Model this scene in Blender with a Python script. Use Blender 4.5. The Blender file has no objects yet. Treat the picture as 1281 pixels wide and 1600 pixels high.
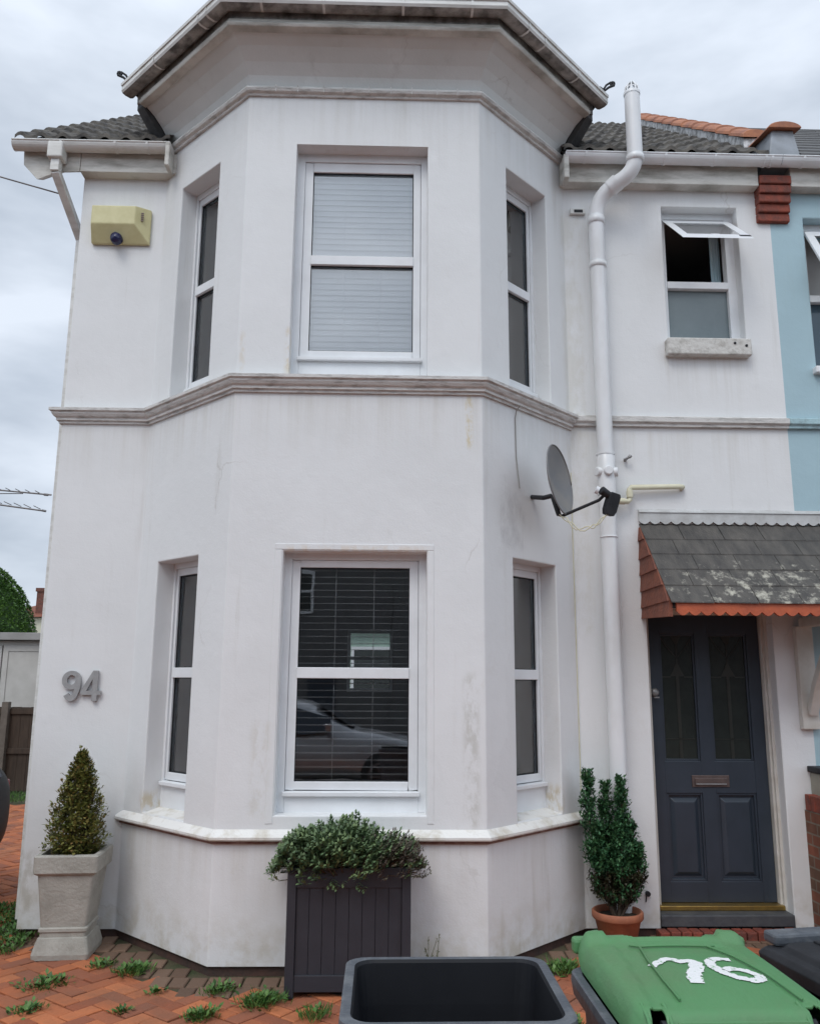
import bpy, bmesh, math, random
from math import sin, cos, pi, radians as R, sqrt
from mathutils import Vector, Matrix
random.seed(7)
S = bpy.context.scene
COL = S.collection

# ------------------------------------------------------------------ camera
CAMP = Vector((0.0, -6.13, 1.658)); YAW, PITCH, ROLL, FPX = 0.0250, 0.1960, 0.0060, 1302.4
def cam_axes():
    f = Vector((sin(YAW)*cos(PITCH), cos(YAW)*cos(PITCH), sin(PITCH)))
    r = Vector((cos(YAW), -sin(YAW), 0)); u = r.cross(f)
    return cos(ROLL)*r+sin(ROLL)*u, -sin(ROLL)*r+cos(ROLL)*u, f
r_, u_, f_ = cam_axes()
cd = bpy.data.cameras.new('camera'); cam = bpy.data.objects.new('camera', cd); COL.objects.link(cam)
cam.matrix_world = Matrix(((r_.x, u_.x, -f_.x, CAMP.x), (r_.y, u_.y, -f_.y, CAMP.y), (r_.z, u_.z, -f_.z, CAMP.z), (0, 0, 0, 1)))
cd.sensor_fit = 'VERTICAL'; cd.sensor_height = 36; cd.lens = FPX/1600*36
cd.shift_x = -2.7/1600; cd.shift_y = 5.6/1600; cd.clip_end = 2000; cd.clip_start = 0.05
S.camera = cam

# ------------------------------------------------------------------ sky, sun, exposure
SUN_EL, SUN_AZ = R(52), R(205)          # azimuth clockwise from +Y: behind the camera, a little to the left
w = bpy.data.worlds.new('World'); S.world = w; w.use_nodes = True
nt = w.node_tree; N = nt.nodes; N.clear()
def nn(nodes, t, **k):
    n = nodes.new(t)
    for a, b in k.items(): setattr(n, a, b)
    return n
out = nn(N, 'ShaderNodeOutputWorld'); bg = nn(N, 'ShaderNodeBackground'); bg.inputs[1].default_value = 0.1
sky = nn(N, 'ShaderNodeTexSky', sky_type='NISHITA'); sky.sun_disc = False
sky.sun_elevation = SUN_EL; sky.sun_rotation = SUN_AZ; sky.air_density = 1.0; sky.dust_density = 2.0
tc = nn(N, 'ShaderNodeTexCoord'); mp = nn(N, 'ShaderNodeMapping'); mp.inputs['Scale'].default_value = (1.2, 1.2, 3.4)
noi = nn(N, 'ShaderNodeTexNoise'); noi.inputs['Scale'].default_value = 2.9; noi.inputs['Detail'].default_value = 5; noi.inputs['Roughness'].default_value = .52
cr = nn(N, 'ShaderNodeValToRGB')
cr.color_ramp.elements[0].position = .32; cr.color_ramp.elements[0].color = (.43, .49, .575, 1)
cr.color_ramp.elements[1].position = .66; cr.color_ramp.elements[1].color = (.72, .785, .88, 1)
sep = nn(N, 'ShaderNodeSeparateXYZ')
grad = nn(N, 'ShaderNodeMapRange'); grad.inputs[1].default_value = .55; grad.inputs[2].default_value = 1.0; grad.inputs[3].default_value = 9.6; grad.inputs[4].default_value = 13.0
back = nn(N, 'ShaderNodeMapRange'); back.inputs[1].default_value = .1; back.inputs[2].default_value = -.7; back.inputs[3].default_value = 1.0; back.inputs[4].default_value = 1.7
mul = nn(N, 'ShaderNodeMath', operation='MULTIPLY')
vm = nn(N, 'ShaderNodeVectorMath', operation='SCALE')
mix = nn(N, 'ShaderNodeMixRGB'); mix.inputs[0].default_value = .93
L = nt.links.new
L(tc.outputs['Generated'], mp.inputs[0]); L(mp.outputs[0], noi.inputs['Vector']); L(noi.outputs[0], cr.inputs[0])
L(tc.outputs['Generated'], sep.inputs[0]); L(sep.outputs[2], grad.inputs[0]); L(sep.outputs[1], back.inputs[0])
L(grad.outputs[0], mul.inputs[0]); L(back.outputs[0], mul.inputs[1])
L(cr.outputs[0], vm.inputs[0]); L(mul.outputs[0], vm.inputs['Scale'])
L(sky.outputs[0], mix.inputs[1]); L(vm.outputs[0], mix.inputs[2]); L(mix.outputs[0], bg.inputs[0]); L(bg.outputs[0], out.inputs[0])
sd = bpy.data.lights.new('sun', 'SUN'); sd.energy = 0.9; sd.angle = R(25); sd.color = (1, .96, .9)
so = bpy.data.objects.new('sun', sd); COL.objects.link(so)
sv = Vector((sin(SUN_AZ)*cos(SUN_EL), cos(SUN_AZ)*cos(SUN_EL), sin(SUN_EL)))
so.rotation_euler = sv.to_track_quat('Z', 'Y').to_euler(); so.location = sv*30
S.view_settings.view_transform = 'Standard'; S.view_settings.look = 'None'; S.view_settings.exposure = 0.30; S.view_settings.gamma = 1
S.render.engine = 'CYCLES'

# ------------------------------------------------------------------ materials
def new_mat(name):
    m = bpy.data.materials.new(name); m.use_nodes = True; t = m.node_tree
    b = t.nodes['Principled BSDF']; return m, t, b
def rgb(c): return (c[0], c[1], c[2], 1)
def pmat(name, c1, c2=None, scale=8, rough=.6, bump=0, bscale=40, metal=0, stretch=(1, 1, 1), lo=.35, hi=.65, attr=None, spec=.5, bdist=.01):
    m, t, b = new_mat(name); n = t.nodes; l = t.links.new
    b.inputs['Roughness'].default_value = rough; b.inputs['Metallic'].default_value = metal
    b.inputs['Specular IOR Level'].default_value = spec
    c2 = c2 or tuple(x*.85 for x in c1)
    tc = n.new('ShaderNodeTexCoord'); mp = n.new('ShaderNodeMapping'); mp.inputs['Scale'].default_value = stretch
    l(tc.outputs['Object'], mp.inputs[0])
    no = n.new('ShaderNodeTexNoise'); no.inputs['Scale'].default_value = scale; no.inputs['Detail'].default_value = 6; no.inputs['Roughness'].default_value = .6
    l(mp.outputs[0], no.inputs['Vector'])
    r = n.new('ShaderNodeValToRGB'); r.color_ramp.elements[0].position = lo; r.color_ramp.elements[1].position = hi
    r.color_ramp.elements[0].color = rgb(c1); r.color_ramp.elements[1].color = rgb(c2)
    if attr:
        a = n.new('ShaderNodeAttribute'); a.attribute_name = attr; l(a.outputs['Fac'], r.inputs[0])
        r.color_ramp.elements[0].position = 0; r.color_ramp.elements[1].position = 1
    else: l(no.outputs[0], r.inputs[0])
    l(r.outputs[0], b.inputs['Base Color'])
    if bump:
        n2 = n.new('ShaderNodeTexNoise'); n2.inputs['Scale'].default_value = bscale; n2.inputs['Detail'].default_value = 5
        l(mp.outputs[0], n2.inputs['Vector']); bp = n.new('ShaderNodeBump'); bp.inputs['Strength'].default_value = bump; bp.inputs['Distance'].default_value = bdist
        l(n2.outputs[0], bp.inputs['Height']); l(bp.outputs[0], b.inputs['Normal'])
    m['ramp'] = r.name
    return m
def ramp_add(m, pos, col):
    r = m.node_tree.nodes[m['ramp']]; e = r.color_ramp.elements.new(pos); e.color = rgb(col)

def render_paint(name, base, base2, grime=(.33, .29, .22), g_amt=1.0, zones=()):
    """painted render: broad mottling, thin run-down streaks, splash dirt near the foot, small chips; world-space"""
    m, t, b = new_mat(name); n = t.nodes; l = t.links.new
    b.inputs['Roughness'].default_value = .62
    tc = n.new('ShaderNodeTexCoord')
    def noise(sc, st=(1, 1, 1), det=5, ro=.6):
        mp = n.new('ShaderNodeMapping'); mp.inputs['Scale'].default_value = st; l(tc.outputs['Object'], mp.inputs[0])
        q = n.new('ShaderNodeTexNoise'); q.inputs['Scale'].default_value = sc; q.inputs['Detail'].default_value = det; q.inputs['Roughness'].default_value = ro
        l(mp.outputs[0], q.inputs['Vector']); return q.outputs[0]
    def rng(v, a, b_, c, d):
        q = n.new('ShaderNodeMapRange'); q.inputs[1].default_value = a; q.inputs[2].default_value = b_; q.inputs[3].default_value = c; q.inputs[4].default_value = d
        l(v, q.inputs[0]); return q.outputs[0]
    def mth(op, a, b_):
        q = n.new('ShaderNodeMath'); q.operation = op
        for i, v in enumerate((a, b_)):
            if isinstance(v, (int, float)): q.inputs[i].default_value = v
            else: l(v, q.inputs[i])
        return q.outputs[0]
    def mixc(f, a, b_):
        q = n.new('ShaderNodeMixRGB'); l(f, q.inputs[0])
        for i, v in ((1, a), (2, b_)):
            if isinstance(v, tuple): q.inputs[i].default_value = rgb(v)
            else: l(v, q.inputs[i])
        return q.outputs[0]
    sp = n.new('ShaderNodeSeparateXYZ'); l(tc.outputs['Object'], sp.inputs[0]); X, Y, Z = sp.outputs
    col = mixc(rng(noise(1.1), .35, .65, 0, 1), base, base2)
    streak = rng(noise(9, (1, 1, .06), 4, .6), .60, .74, 0, .30*g_amt)
    streak = mth('MULTIPLY', streak, rng(noise(.9), .42, .62, 0, 1))
    col = mixc(streak, col, grime)
    blot = mth('MULTIPLY', rng(noise(3.2, (1, 1, .8), 8, .75), .60, .75, 0, .35*g_amt), rng(Z, 2.6, .2, .15, 1))
    col = mixc(blot, col, tuple(x*1.35 for x in grime))
    foot = mth('MULTIPLY', rng(Z, .32, 0, 0, .55*g_amt), rng(noise(7, (1, 1, 1), 6), .42, .62, 0, 1))
    col = mixc(foot, col, (.40, .34, .22))
    vo = n.new('ShaderNodeTexVoronoi'); vo.inputs['Scale'].default_value = 1.15; mpv = n.new('ShaderNodeMapping'); mpv.inputs['Scale'].default_value = (1.3, 1.3, .8)
    wv = n.new('ShaderNodeVectorMath'); wv.operation = 'ADD'; nq = n.new('ShaderNodeTexNoise'); nq.inputs['Scale'].default_value = 3; nq.inputs['Detail'].default_value = 6; l(tc.outputs['Object'], nq.inputs['Vector'])
    sc_ = n.new('ShaderNodeVectorMath'); sc_.operation = 'SCALE'; sc_.inputs['Scale'].default_value = .35; l(nq.outputs['Color'], sc_.inputs[0]); l(tc.outputs['Object'], wv.inputs[0]); l(sc_.outputs[0], wv.inputs[1]); l(wv.outputs[0], mpv.inputs[0]); l(mpv.outputs[0], vo.inputs['Vector'])
    sepc = n.new('ShaderNodeSeparateColor'); l(vo.outputs['Color'], sepc.inputs[0])
    col = mixc(rng(sepc.outputs[0], 0, 1, 0, .22), col, tuple(x*.90 for x in base2))
    ve = n.new('ShaderNodeTexVoronoi'); ve.feature = 'DISTANCE_TO_EDGE'; ve.inputs['Scale'].default_value = .8; l(mpv.outputs[0], ve.inputs['Vector'])
    crk = mth('MULTIPLY', rng(ve.outputs['Distance'], .002, .005, .30*g_amt, 0), rng(noise(1.3, (1, 1, 1), 3), .55, .66, 0, 1))
    col = mixc(crk, col, (.36, .33, .29))
    # zones: (axis-window x0,x1, z0,z1, colour, amount, noise scale) local marks that stay with the wall
    for (x0, x1, z0, z1, c, amt, ns, y0, y1) in zones:
        e = .02
        mk = mth('MULTIPLY', rng(X, x0-e, x0+e, 0, 1), rng(X, x1-e, x1+e, 1, 0))
        mk = mth('MULTIPLY', mk, mth('MULTIPLY', rng(mth('ADD', Z, mth('MULTIPLY', noise(5, (1, 1, .1), 3), -.25)) if ns < 0 else Z, z0-(.15 if ns < 0 else .03), z1-.15 if ns < 0 else z0+.03, 0, 1), rng(Z, z1-.03, z1+.03, 1, 0)))
        mk = mth('MULTIPLY', mk, mth('MULTIPLY', rng(Y, y0-.01, y0, 0, 1), rng(Y, y1, y1+.01, 1, 0)))
        mk = mth('MULTIPLY', mk, rng(noise(abs(ns), (1, 1, .5 if ns > 0 else .035), 7, .7), .44, .58 if ns > 0 else .72, 0, amt))
        col = mixc(mk, col, c)
    l(col, b.inputs['Base Color'])
    bp = n.new('ShaderNodeBump'); bp.inputs['Strength'].default_value = .32; bp.inputs['Distance'].default_value = .012
    h = mth('ADD', noise(7, (1, 1, 1), 4), mth('ADD', mth('MULTIPLY', noise(90, (1, 1, 1), 3), .22), mth('MULTIPLY', noise(20, (1, 1, .5), 4), .16))); l(h, bp.inputs['Height']); l(bp.outputs[0], b.inputs['Normal'])
    return m
ZONES = [(-2.6, 3.1, 3.10, 3.56, (.42, .38, .30), .34, -13, -1, .2), (2.1, 2.85, 3.75, 4.2, (.40, .37, .30), .4, -15, -.1, .1), (-1.9, 1.5, .25, .70, (.42, .37, .28), .34, -12, -1, .1), (-1.2, 1.2, 5.2, 5.82, (.42, .40, .34), .30, -12, -1, .1), (-2.6, 3.1, 4.4, 5.75, (.45, .43, .38), .18, -8, -.1, .2), (.47, .56, .78, 1.70, (.47, .46, .42), .6, 16, -.9, -.7), (-.725, -.70, 3.69, 4.02, (.55, .40, .16), .6, 22, -.9, -.7), (-1.03, -1.015, 3.72, 3.98, (.55, .42, .2), .5, 22, -.9, -.7),
         (.50, .53, 3.2, 3.55, (.55, .44, .2), .8, 30, -.9, -.7), (-.85, -.74, .84, 1.4, (.5, .46, .38), .3, 20, -.9, -.7), (-.69, .24, 2.48, 2.50, (.55, .34, .12), .6, 14, -.9, -.7),
         (-1.68, -1.5, .78, .9, (.48, .38, .2), .6, 18, -.6, 0), (1.0, 1.2, .78, .95, (.48, .38, .2), .6, 18, -.6, 0), (-2.5, -2.3, .1, .5, (.38, .36, .3), .5, 12, -.1, .1),
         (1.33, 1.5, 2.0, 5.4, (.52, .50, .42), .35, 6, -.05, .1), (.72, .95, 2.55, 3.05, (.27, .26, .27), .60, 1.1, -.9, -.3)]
WALL = render_paint('white_render', (.73, .738, .742), (.68, .688, .69), zones=ZONES)
COVE = render_paint('white_render_cove', (.68, .69, .68), (.58, .59, .575), grime=(.30, .28, .25), g_amt=1.3)
TEAL = render_paint('pale_blue_render', (.37, .52, .575), (.345, .485, .54), grime=(.3, .35, .33), g_amt=.6)
MOULD = pmat('weathered_moulding', (.62, .61, .59), (.22, .205, .19), 9, .75, .5, 60, stretch=(1, 1, 5), lo=.48, hi=.80)
SILLM = pmat('painted_sill', (.72, .71, .68), (.45, .40, .31), 9, .6, .3, 50, lo=.48, hi=.78)
REDEDGE = pmat('red_brown_edge', (.16, .075, .055), (.30, .20, .17), 14, .8, .4, 50)
UPVC = pmat('white_upvc', (.76, .78, .80), (.70, .715, .73), 5, .32, 0)
UPVCD = pmat('grubby_white_plastic', (.68, .68, .66), (.45, .44, .40), 6, .45, .1, 30, stretch=(.6, 1, 3), lo=.45, hi=.8)
FASC = pmat('weathered_fascia', (.60, .59, .55), (.28, .265, .23), 7, .6, .3, 40, stretch=(.5, .5, 2), lo=.42, hi=.72)
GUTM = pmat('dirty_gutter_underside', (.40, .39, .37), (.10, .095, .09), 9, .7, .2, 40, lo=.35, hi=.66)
PIPE = pmat('white_soil_pipe', (.74, .755, .77), (.60, .60, .585), 3, .3, .05, 30, stretch=(1, 1, .4), lo=.45, hi=.75)
CREAMP = pmat('cream_plastic', (.68, .66, .50), (.58, .55, .40), 9, .4)
CREAM = pmat('cream_box', (.62, .58, .33), (.55, .51, .27), 9, .45, .05)
TILE = pmat('dark_roof_tile', (.022, .020, .019), (.15, .135, .115), 9, .8, .6, 30, lo=.35, hi=.7)
SLATE = pmat('old_slate', (.05, .05, .052), (.095, .092, .088), 5, .6, .5, 35, lo=.3, hi=.7)
def slate_lichen():
    m = pmat('slate_with_lichen', (.042, .039, .037), (.100, .091, .080), 5, .58, .5, 35, stretch=(3, 1, 1), lo=.3, hi=.7)
    t = m.node_tree; n = t.nodes; l = t.links.new; b = n['Principled BSDF']; r = n[m['ramp']]
    tc = n.new('ShaderNodeTexCoord'); q = n.new('ShaderNodeTexNoise'); q.inputs['Scale'].default_value = 13; q.inputs['Detail'].default_value = 8; q.inputs['Roughness'].default_value = .72
    l(tc.outputs['Object'], q.inputs['Vector'])
    z = n.new('ShaderNodeSeparateXYZ'); l(tc.outputs['Object'], z.inputs[0])
    mr = n.new('ShaderNodeMapRange'); mr.inputs[1].default_value = 2.62; mr.inputs[2].default_value = 2.38; mr.inputs[3].default_value = -.16; mr.inputs[4].default_value = .02; l(z.outputs[2], mr.inputs[0])
    mx = n.new('ShaderNodeMapRange'); mx.inputs[1].default_value = 1.95; mx.inputs[2].default_value = 2.5; mx.inputs[3].default_value = -.05; mx.inputs[4].default_value = .01; l(z.outputs[0], mx.inputs[0])
    ad = n.new('ShaderNodeMath'); l(q.outputs[0], ad.inputs[0]); l(mr.outputs[0], ad.inputs[1])
    ad2 = n.new('ShaderNodeMath'); l(ad.outputs[0], ad2.inputs[0]); l(mx.outputs[0], ad2.inputs[1])
    st = n.new('ShaderNodeMapRange'); st.inputs[1].default_value = .53; st.inputs[2].default_value = .66; l(ad2.outputs[0], st.inputs[0])
    mi = n.new('ShaderNodeMixRGB'); l(st.outputs[0], mi.inputs[0]); l(r.outputs[0], mi.inputs[1]); mi.inputs[2].default_value = (.44, .42, .35, 1)
    l(mi.outputs[0], b.inputs['Base Color']); return m
SLATEL = slate_lichen()
LEAD = pmat('painted_lead_flashing', (.52, .53, .53), (.40, .40, .39), 8, .5, .2, 30)
ORANGE = pmat('orange_painted_wood', (.50, .115, .045), (.36, .08, .035), 9, .5, .2, 50)
ORTILE = pmat('red_hung_tile', (.235, .075, .04), (.15, .05, .032), 11, .7, .5, 45)
TERRA = pmat('terracotta', (.36, .13, .065), (.25, .09, .05), 10, .7, .3, 40)
TCOP = pmat('orange_coping_tile', (.42, .17, .085), (.24, .10, .065), 7, .75, .5, 30)
REDBR = pmat('red_corbel_brick', (.26, .055, .03), (.12, .04, .03), 12, .75, .5, 50)
DOORM = pmat('navy_grey_door_paint', (.036, .048, .066), (.030, .041, .056), 5, .34, .05, 60)
DFRAME = pmat('white_door_frame', (.62, .61, .57), (.50, .47, .42), 5, .45, .1)
BRASS = pmat('brass_strip', (.45, .30, .08), (.32, .22, .08), 20, .35, 0, metal=.8)
BRONZE = pmat('dull_bronze', (.11, .085, .08), (.16, .12, .11), 20, .45, 0, metal=.5)
STEEL = pmat('satin_steel', (.30, .30, .30), (.24, .24, .24), 20, .45, 0, metal=.5)
BLACKP = pmat('black_plastic', (.014, .015, .018), (.024, .025, .029), 14, .6, .1, 80, spec=.3)
DARKG = pmat('dark_grey_bin_plastic', (.070, .080, .095), (.16, .17, .18), 16, .5, .25, 70, lo=.46, hi=.80)
BININ = pmat('bin_inside_shade', (.007, .008, .011), (.010, .011, .014), 8, .6, spec=.25)
GREENP = pmat('green_bin_plastic', (.082, .235, .092), (.10, .19, .085), 7, .46, .2, 60, stretch=(1, .5, 1), lo=.42, hi=.8)
WHITEV = pmat('white_decal', (.74, .74, .74), (.20, .38, .20), 75, .6, .3, 90, lo=.57, hi=.66)
PLANTB = pmat('charcoal_planter_paint', (.024, .026, .034), (.028, .030, .039), 8, .5, .1, 40)
STONEP = pmat('pale_grey_stone', (.40, .385, .345), (.28, .27, .235), 6, .8, .5, 50, lo=.38, hi=.7)
SOIL = pmat('soil', (.025, .018, .012), (.06, .045, .03), 30, .95, .8, 60)
BARK = pmat('bark', (.06, .04, .028), (.11, .08, .055), 30, .9, .5, 60)
def leafmat(name, a, b, c):
    m = pmat(name, a, c, attr='rnd', rough=.55); ramp_add(m, .5, b); return m
LBOX = leafmat('box_leaf', (.075, .10, .022), (.19, .20, .05), (.27, .17, .06))
LCON = leafmat('conifer_leaf', (.020, .075, .034), (.040, .125, .05), (.085, .19, .07))
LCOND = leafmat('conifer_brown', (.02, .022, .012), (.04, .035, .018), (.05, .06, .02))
LHEB = leafmat('shrub_leaf', (.045, .085, .040), (.095, .155, .070), (.19, .26, .11))
LHEBB = leafmat('shrub_brown', (.05, .04, .035), (.10, .075, .06), (.10, .10, .05))
LWEED = leafmat('weed_leaf', (.03, .08, .016), (.055, .14, .022), (.12, .21, .05))
LSTEM = leafmat('dry_weed', (.10, .12, .05), (.16, .17, .08), (.25, .24, .14))
LHEDGE = leafmat('hedge_leaf', (.03, .08, .012), (.06, .14, .018), (.11, .21, .03))
WOODB = pmat('brown_fence_wood', (.035, .023, .015), (.06, .04, .027), 5, .8, .4, 30, stretch=(4, 4, .6))
GARW = pmat('cream_garage_paint', (.52, .50, .47), (.45, .43, .40), 4, .6)
REDROOF = pmat('far_red_roof', (.24, .085, .05), (.17, .065, .042), 4, .8, .5, 20)
CREAMW = pmat('far_cream_wall', (.62, .60, .47), (.55, .53, .42), 3, .7)
CARP = pmat('dark_car_paint', (.006, .006, .008), (.008, .008, .010), 4, .45, spec=.2)
CARS = pmat('silver_car_paint', (.42, .44, .47), (.40, .42, .45), 4, .25, metal=.5)
RUBBER = pmat('rubber', (.02, .02, .02), (.03, .03, .03), 20, .8)
ALU = pmat('aerial_metal', (.16, .16, .17), (.22, .2, .19), 20, .5, 0, metal=.5)
DISH = pmat('dish_grey', (.17, .175, .185), (.24, .225, .205), 4, .5, .1, 30, lo=.4, hi=.7)
INT = pmat('interior_plaster', (.30, .295, .29), (.26, .255, .25), 2, .8)
INTFL = pmat('interior_floor', (.05, .03, .02), (.07, .04, .03), 6, .5)
SLAT = pmat('blind_slat', (.74, .75, .76), (.70, .71, .72), 3, .5)
SLATD = pmat('pale_blind_slat', (.60, .60, .59), (.52, .52, .51), 3, .5)
CURT = pmat('net_curtain', (.72, .88, .93), (.64, .80, .85), 3, .8)
WOODF = pmat('dark_timber', (.03, .03, .03), (.04, .04, .04), 9, .5)
def brickmat(name, c1, c2, mortar, axis='X', sc=1.0, bw=.215, rh=.075):
    m, t, b = new_mat(name); n = t.nodes; l = t.links.new
    tc = n.new('ShaderNodeTexCoord'); sp = n.new('ShaderNodeSeparateXYZ'); cb = n.new('ShaderNodeCombineXYZ')
    l(tc.outputs['Object'], sp.inputs[0]); l(sp.outputs[axis], cb.inputs[0]); l(sp.outputs['Z'], cb.inputs[1])
    q = n.new('ShaderNodeTexBrick'); q.inputs['Scale'].default_value = sc; q.inputs['Brick Width'].default_value = bw; q.inputs['Row Height'].default_value = rh
    q.inputs['Mortar Size'].default_value = .006; q.inputs['Color1'].default_value = rgb(c1); q.inputs['Color2'].default_value = rgb(c2); q.inputs['Mortar'].default_value = rgb(mortar)
    l(cb.outputs[0], q.inputs['Vector'])
    no = n.new('ShaderNodeTexNoise'); no.inputs['Scale'].default_value = 9; no.inputs['Detail'].default_value = 7; l(tc.outputs['Object'], no.inputs['Vector'])
    mi = n.new('ShaderNodeMixRGB'); mi.blend_type = 'MULTIPLY'; mi.inputs[0].default_value = .6; l(q.outputs[0], mi.inputs[1])
    rr = n.new('ShaderNodeValToRGB'); rr.color_ramp.elements[0].color = (.45, .42, .4, 1); rr.color_ramp.elements[0].position = .35; rr.color_ramp.elements[1].position = .65; l(no.outputs[0], rr.inputs[0]); l(rr.outputs[0], mi.inputs[2])
    l(mi.outputs[0], b.inputs['Base Color']); b.inputs['Roughness'].default_value = .85
    bp = n.new('ShaderNodeBump'); bp.inputs['Strength'].default_value = .6; bp.inputs['Distance'].default_value = .008; bp.invert = True
    l(q.outputs['Fac'], bp.inputs['Height']); l(bp.outputs[0], b.inputs['Normal'])
    return m
BRICKY = brickmat('garden_wall_brick', (.24, .075, .04), (.12, .065, .04), (.20, .17, .13), 'Y', bw=.16)
BRICKX = brickmat('street_brick', (.20, .09, .06), (.15, .07, .05), (.22, .2, .17), 'X')
def glassmat(name, tint=(.80, .84, .84), boost=2.1, base=.045, rough=.0):
    m = bpy.data.materials.new(name); m.use_nodes = True; t = m.node_tree; n = t.nodes; n.clear(); l = t.links.new
    o = n.new('ShaderNodeOutputMaterial'); tr = n.new('ShaderNodeBsdfTransparent'); tr.inputs[0].default_value = rgb(tint)
    g = n.new('ShaderNodeBsdfGlossy'); g.inputs['Roughness'].default_value = rough; g.inputs['Color'].default_value = (1, 1, 1, 1)
    fr = n.new('ShaderNodeFresnel'); fr.inputs[0].default_value = 1.5
    ml = n.new('ShaderNodeMath'); ml.operation = 'MULTIPLY_ADD'; ml.inputs[1].default_value = boost; ml.inputs[2].default_value = base; ml.use_clamp = True
    tcn = n.new('ShaderNodeTexCoord'); no = n.new('ShaderNodeTexNoise'); no.inputs['Scale'].default_value = 1.6; l(tcn.outputs['Object'], no.inputs['Vector'])
    bp = n.new('ShaderNodeBump'); bp.inputs['Strength'].default_value = .09; bp.inputs['Distance'].default_value = .02; l(no.outputs[0], bp.inputs['Height']); l(bp.outputs[0], g.inputs['Normal'])
    mx = n.new('ShaderNodeMixShader'); l(fr.outputs[0], ml.inputs[0]); l(ml.outputs[0], mx.inputs[0]); l(tr.outputs[0], mx.inputs[1]); l(g.outputs[0], mx.inputs[2]); l(mx.outputs[0], o.inputs[0])
    return m
GLASS = glassmat('window_glass', tint=(.94, .95, .955))
OBSC = pmat('obscured_glass', (.13, .165, .175), (.16, .195, .205), 3, .18, .2, 60)
DGLASS = pmat('dark_leaded_glass', (.018, .022, .02), (.024, .03, .026), 10, .2, .15, 30)
CAME = pmat('lead_came', (.012, .014, .010), (.02, .022, .016), 10, .5)

# ------------------------------------------------------------------ mesh helpers
class MB:
    def __init__(s): s.v = []; s.f = []; s.m = []; s.a = []; s.sm = []
    def face(s, pts, mi=0, a=0.0, sm=False):
        i = len(s.v); s.v += [tuple(p) for p in pts]; s.f.append(tuple(range(i, i+len(pts)))); s.m.append(mi); s.a.append(a); s.sm.append(sm)
    def mesh(s, vs, fs, mi=0, a=0.0, sm=False):
        i = len(s.v); s.v += [tuple(p) for p in vs]
        for f in fs: s.f.append(tuple(i+k for k in f)); s.m.append(mi); s.a.append(a); s.sm.append(sm)
    def box(s, x0, x1, y0, y1, z0, z1, mi=0, T=None, a=0.0):
        vs = [(x, y, z) for x in (x0, x1) for y in (y0, y1) for z in (z0, z1)]
        if T: vs = [T(*p) for p in vs]
        s.mesh(vs, [(0, 1, 3, 2), (4, 6, 7, 5), (0, 4, 5, 1), (2, 3, 7, 6), (0, 2, 6, 4), (1, 5, 7, 3)], mi, a)
    def tube(s, pts, r, n=12, mi=0, caps=True, a=0.0, sm=True):
        pts = [Vector(p) for p in pts]; rs = r if isinstance(r, (list, tuple)) else [r]*len(pts)
        vs = []; up = None
        for i, p in enumerate(pts):
            d = (pts[min(i+1, len(pts)-1)]-pts[max(i-1, 0)]).normalized()
            if up is None: up = Vector((0, 0, 1)) if abs(d.z) < .9 else Vector((1, 0, 0))
            x = (up-d*up.dot(d)).normalized(); up = x; y = d.cross(x)
            for k in range(n):
                t = 2*pi*k/n; vs.append(p+x*cos(t)*rs[i]+y*sin(t)*rs[i])
        fs = [(i*n+k, i*n+(k+1) % n, (i+1)*n+(k+1) % n, (i+1)*n+k) for i in range(len(pts)-1) for k in range(n)]
        s.mesh(vs, fs, mi, a, sm)
        if caps: s.face([vs[k] for k in range(n)][::-1], mi, a); s.face([vs[(len(pts)-1)*n+k] for k in range(n)], mi, a)
    def lathe(s, prof, c=(0, 0, 0), n=32, mi=0, T=None, sm=True):
        vs = [(c[0]+r*cos(2*pi*k/n), c[1]+r*sin(2*pi*k/n), c[2]+z) for r, z in prof for k in range(n)]
        if T: vs = [T(*p) for p in vs]
        s.mesh(vs, [(i*n+k, i*n+(k+1) % n, (i+1)*n+(k+1) % n, (i+1)*n+k) for i in range(len(prof)-1) for k in range(n)], mi, 0, sm)
    def loft(s, rings, mi=0, cap0=True, cap1=True, sm=False):
        n = len(rings[0]); vs = [p for r in rings for p in r]
        s.mesh(vs, [(i*n+k, i*n+(k+1) % n, (i+1)*n+(k+1) % n, (i+1)*n+k) for i in range(len(rings)-1) for k in range(n)], mi, 0, sm)
        if cap0: s.face(rings[0][::-1], mi)
        if cap1: s.face(rings[-1], mi)
    def prism(s, poly, T, d0, d1, mi=0, sm=False):
        """poly of (u,z); T(u,depth,z)"""
        s.loft([[T(u, d0, z) for u, z in poly], [T(u, d1, z) for u, z in poly]], mi, sm=sm)
    def build(s, name, mats, parent=None, bevel=0, seg=2, weld=False, attr=False, smooth_angle=None):
        me = bpy.data.meshes.new(name); me.from_pydata(s.v, [], s.f)
        if not isinstance(mats, (list, tuple)): mats = [mats]
        for m in mats: me.materials.append(m)
        me.polygons.foreach_set('material_index', s.m); me.polygons.foreach_set('use_smooth', s.sm)
        if attr:
            at = me.attributes.new('rnd', 'FLOAT', 'FACE'); at.data.foreach_set('value', s.a)
        bm = bmesh.new(); bm.from_mesh(me)
        if weld or bevel: bmesh.ops.remove_doubles(bm, verts=bm.verts, dist=.0004)
        if not attr: bmesh.ops.recalc_face_normals(bm, faces=bm.faces) if weld != 'keep' else None
        bm.to_mesh(me); bm.free()
        o = bpy.data.objects.new(name, me); COL.objects.link(o)
        if parent: o.parent = parent
        if bevel:
            b = o.modifiers.new('bevel', 'BEVEL'); b.width = bevel; b.segments = seg; b.limit_method = 'ANGLE'; b.angle_limit = R(28)
        return o
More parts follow.
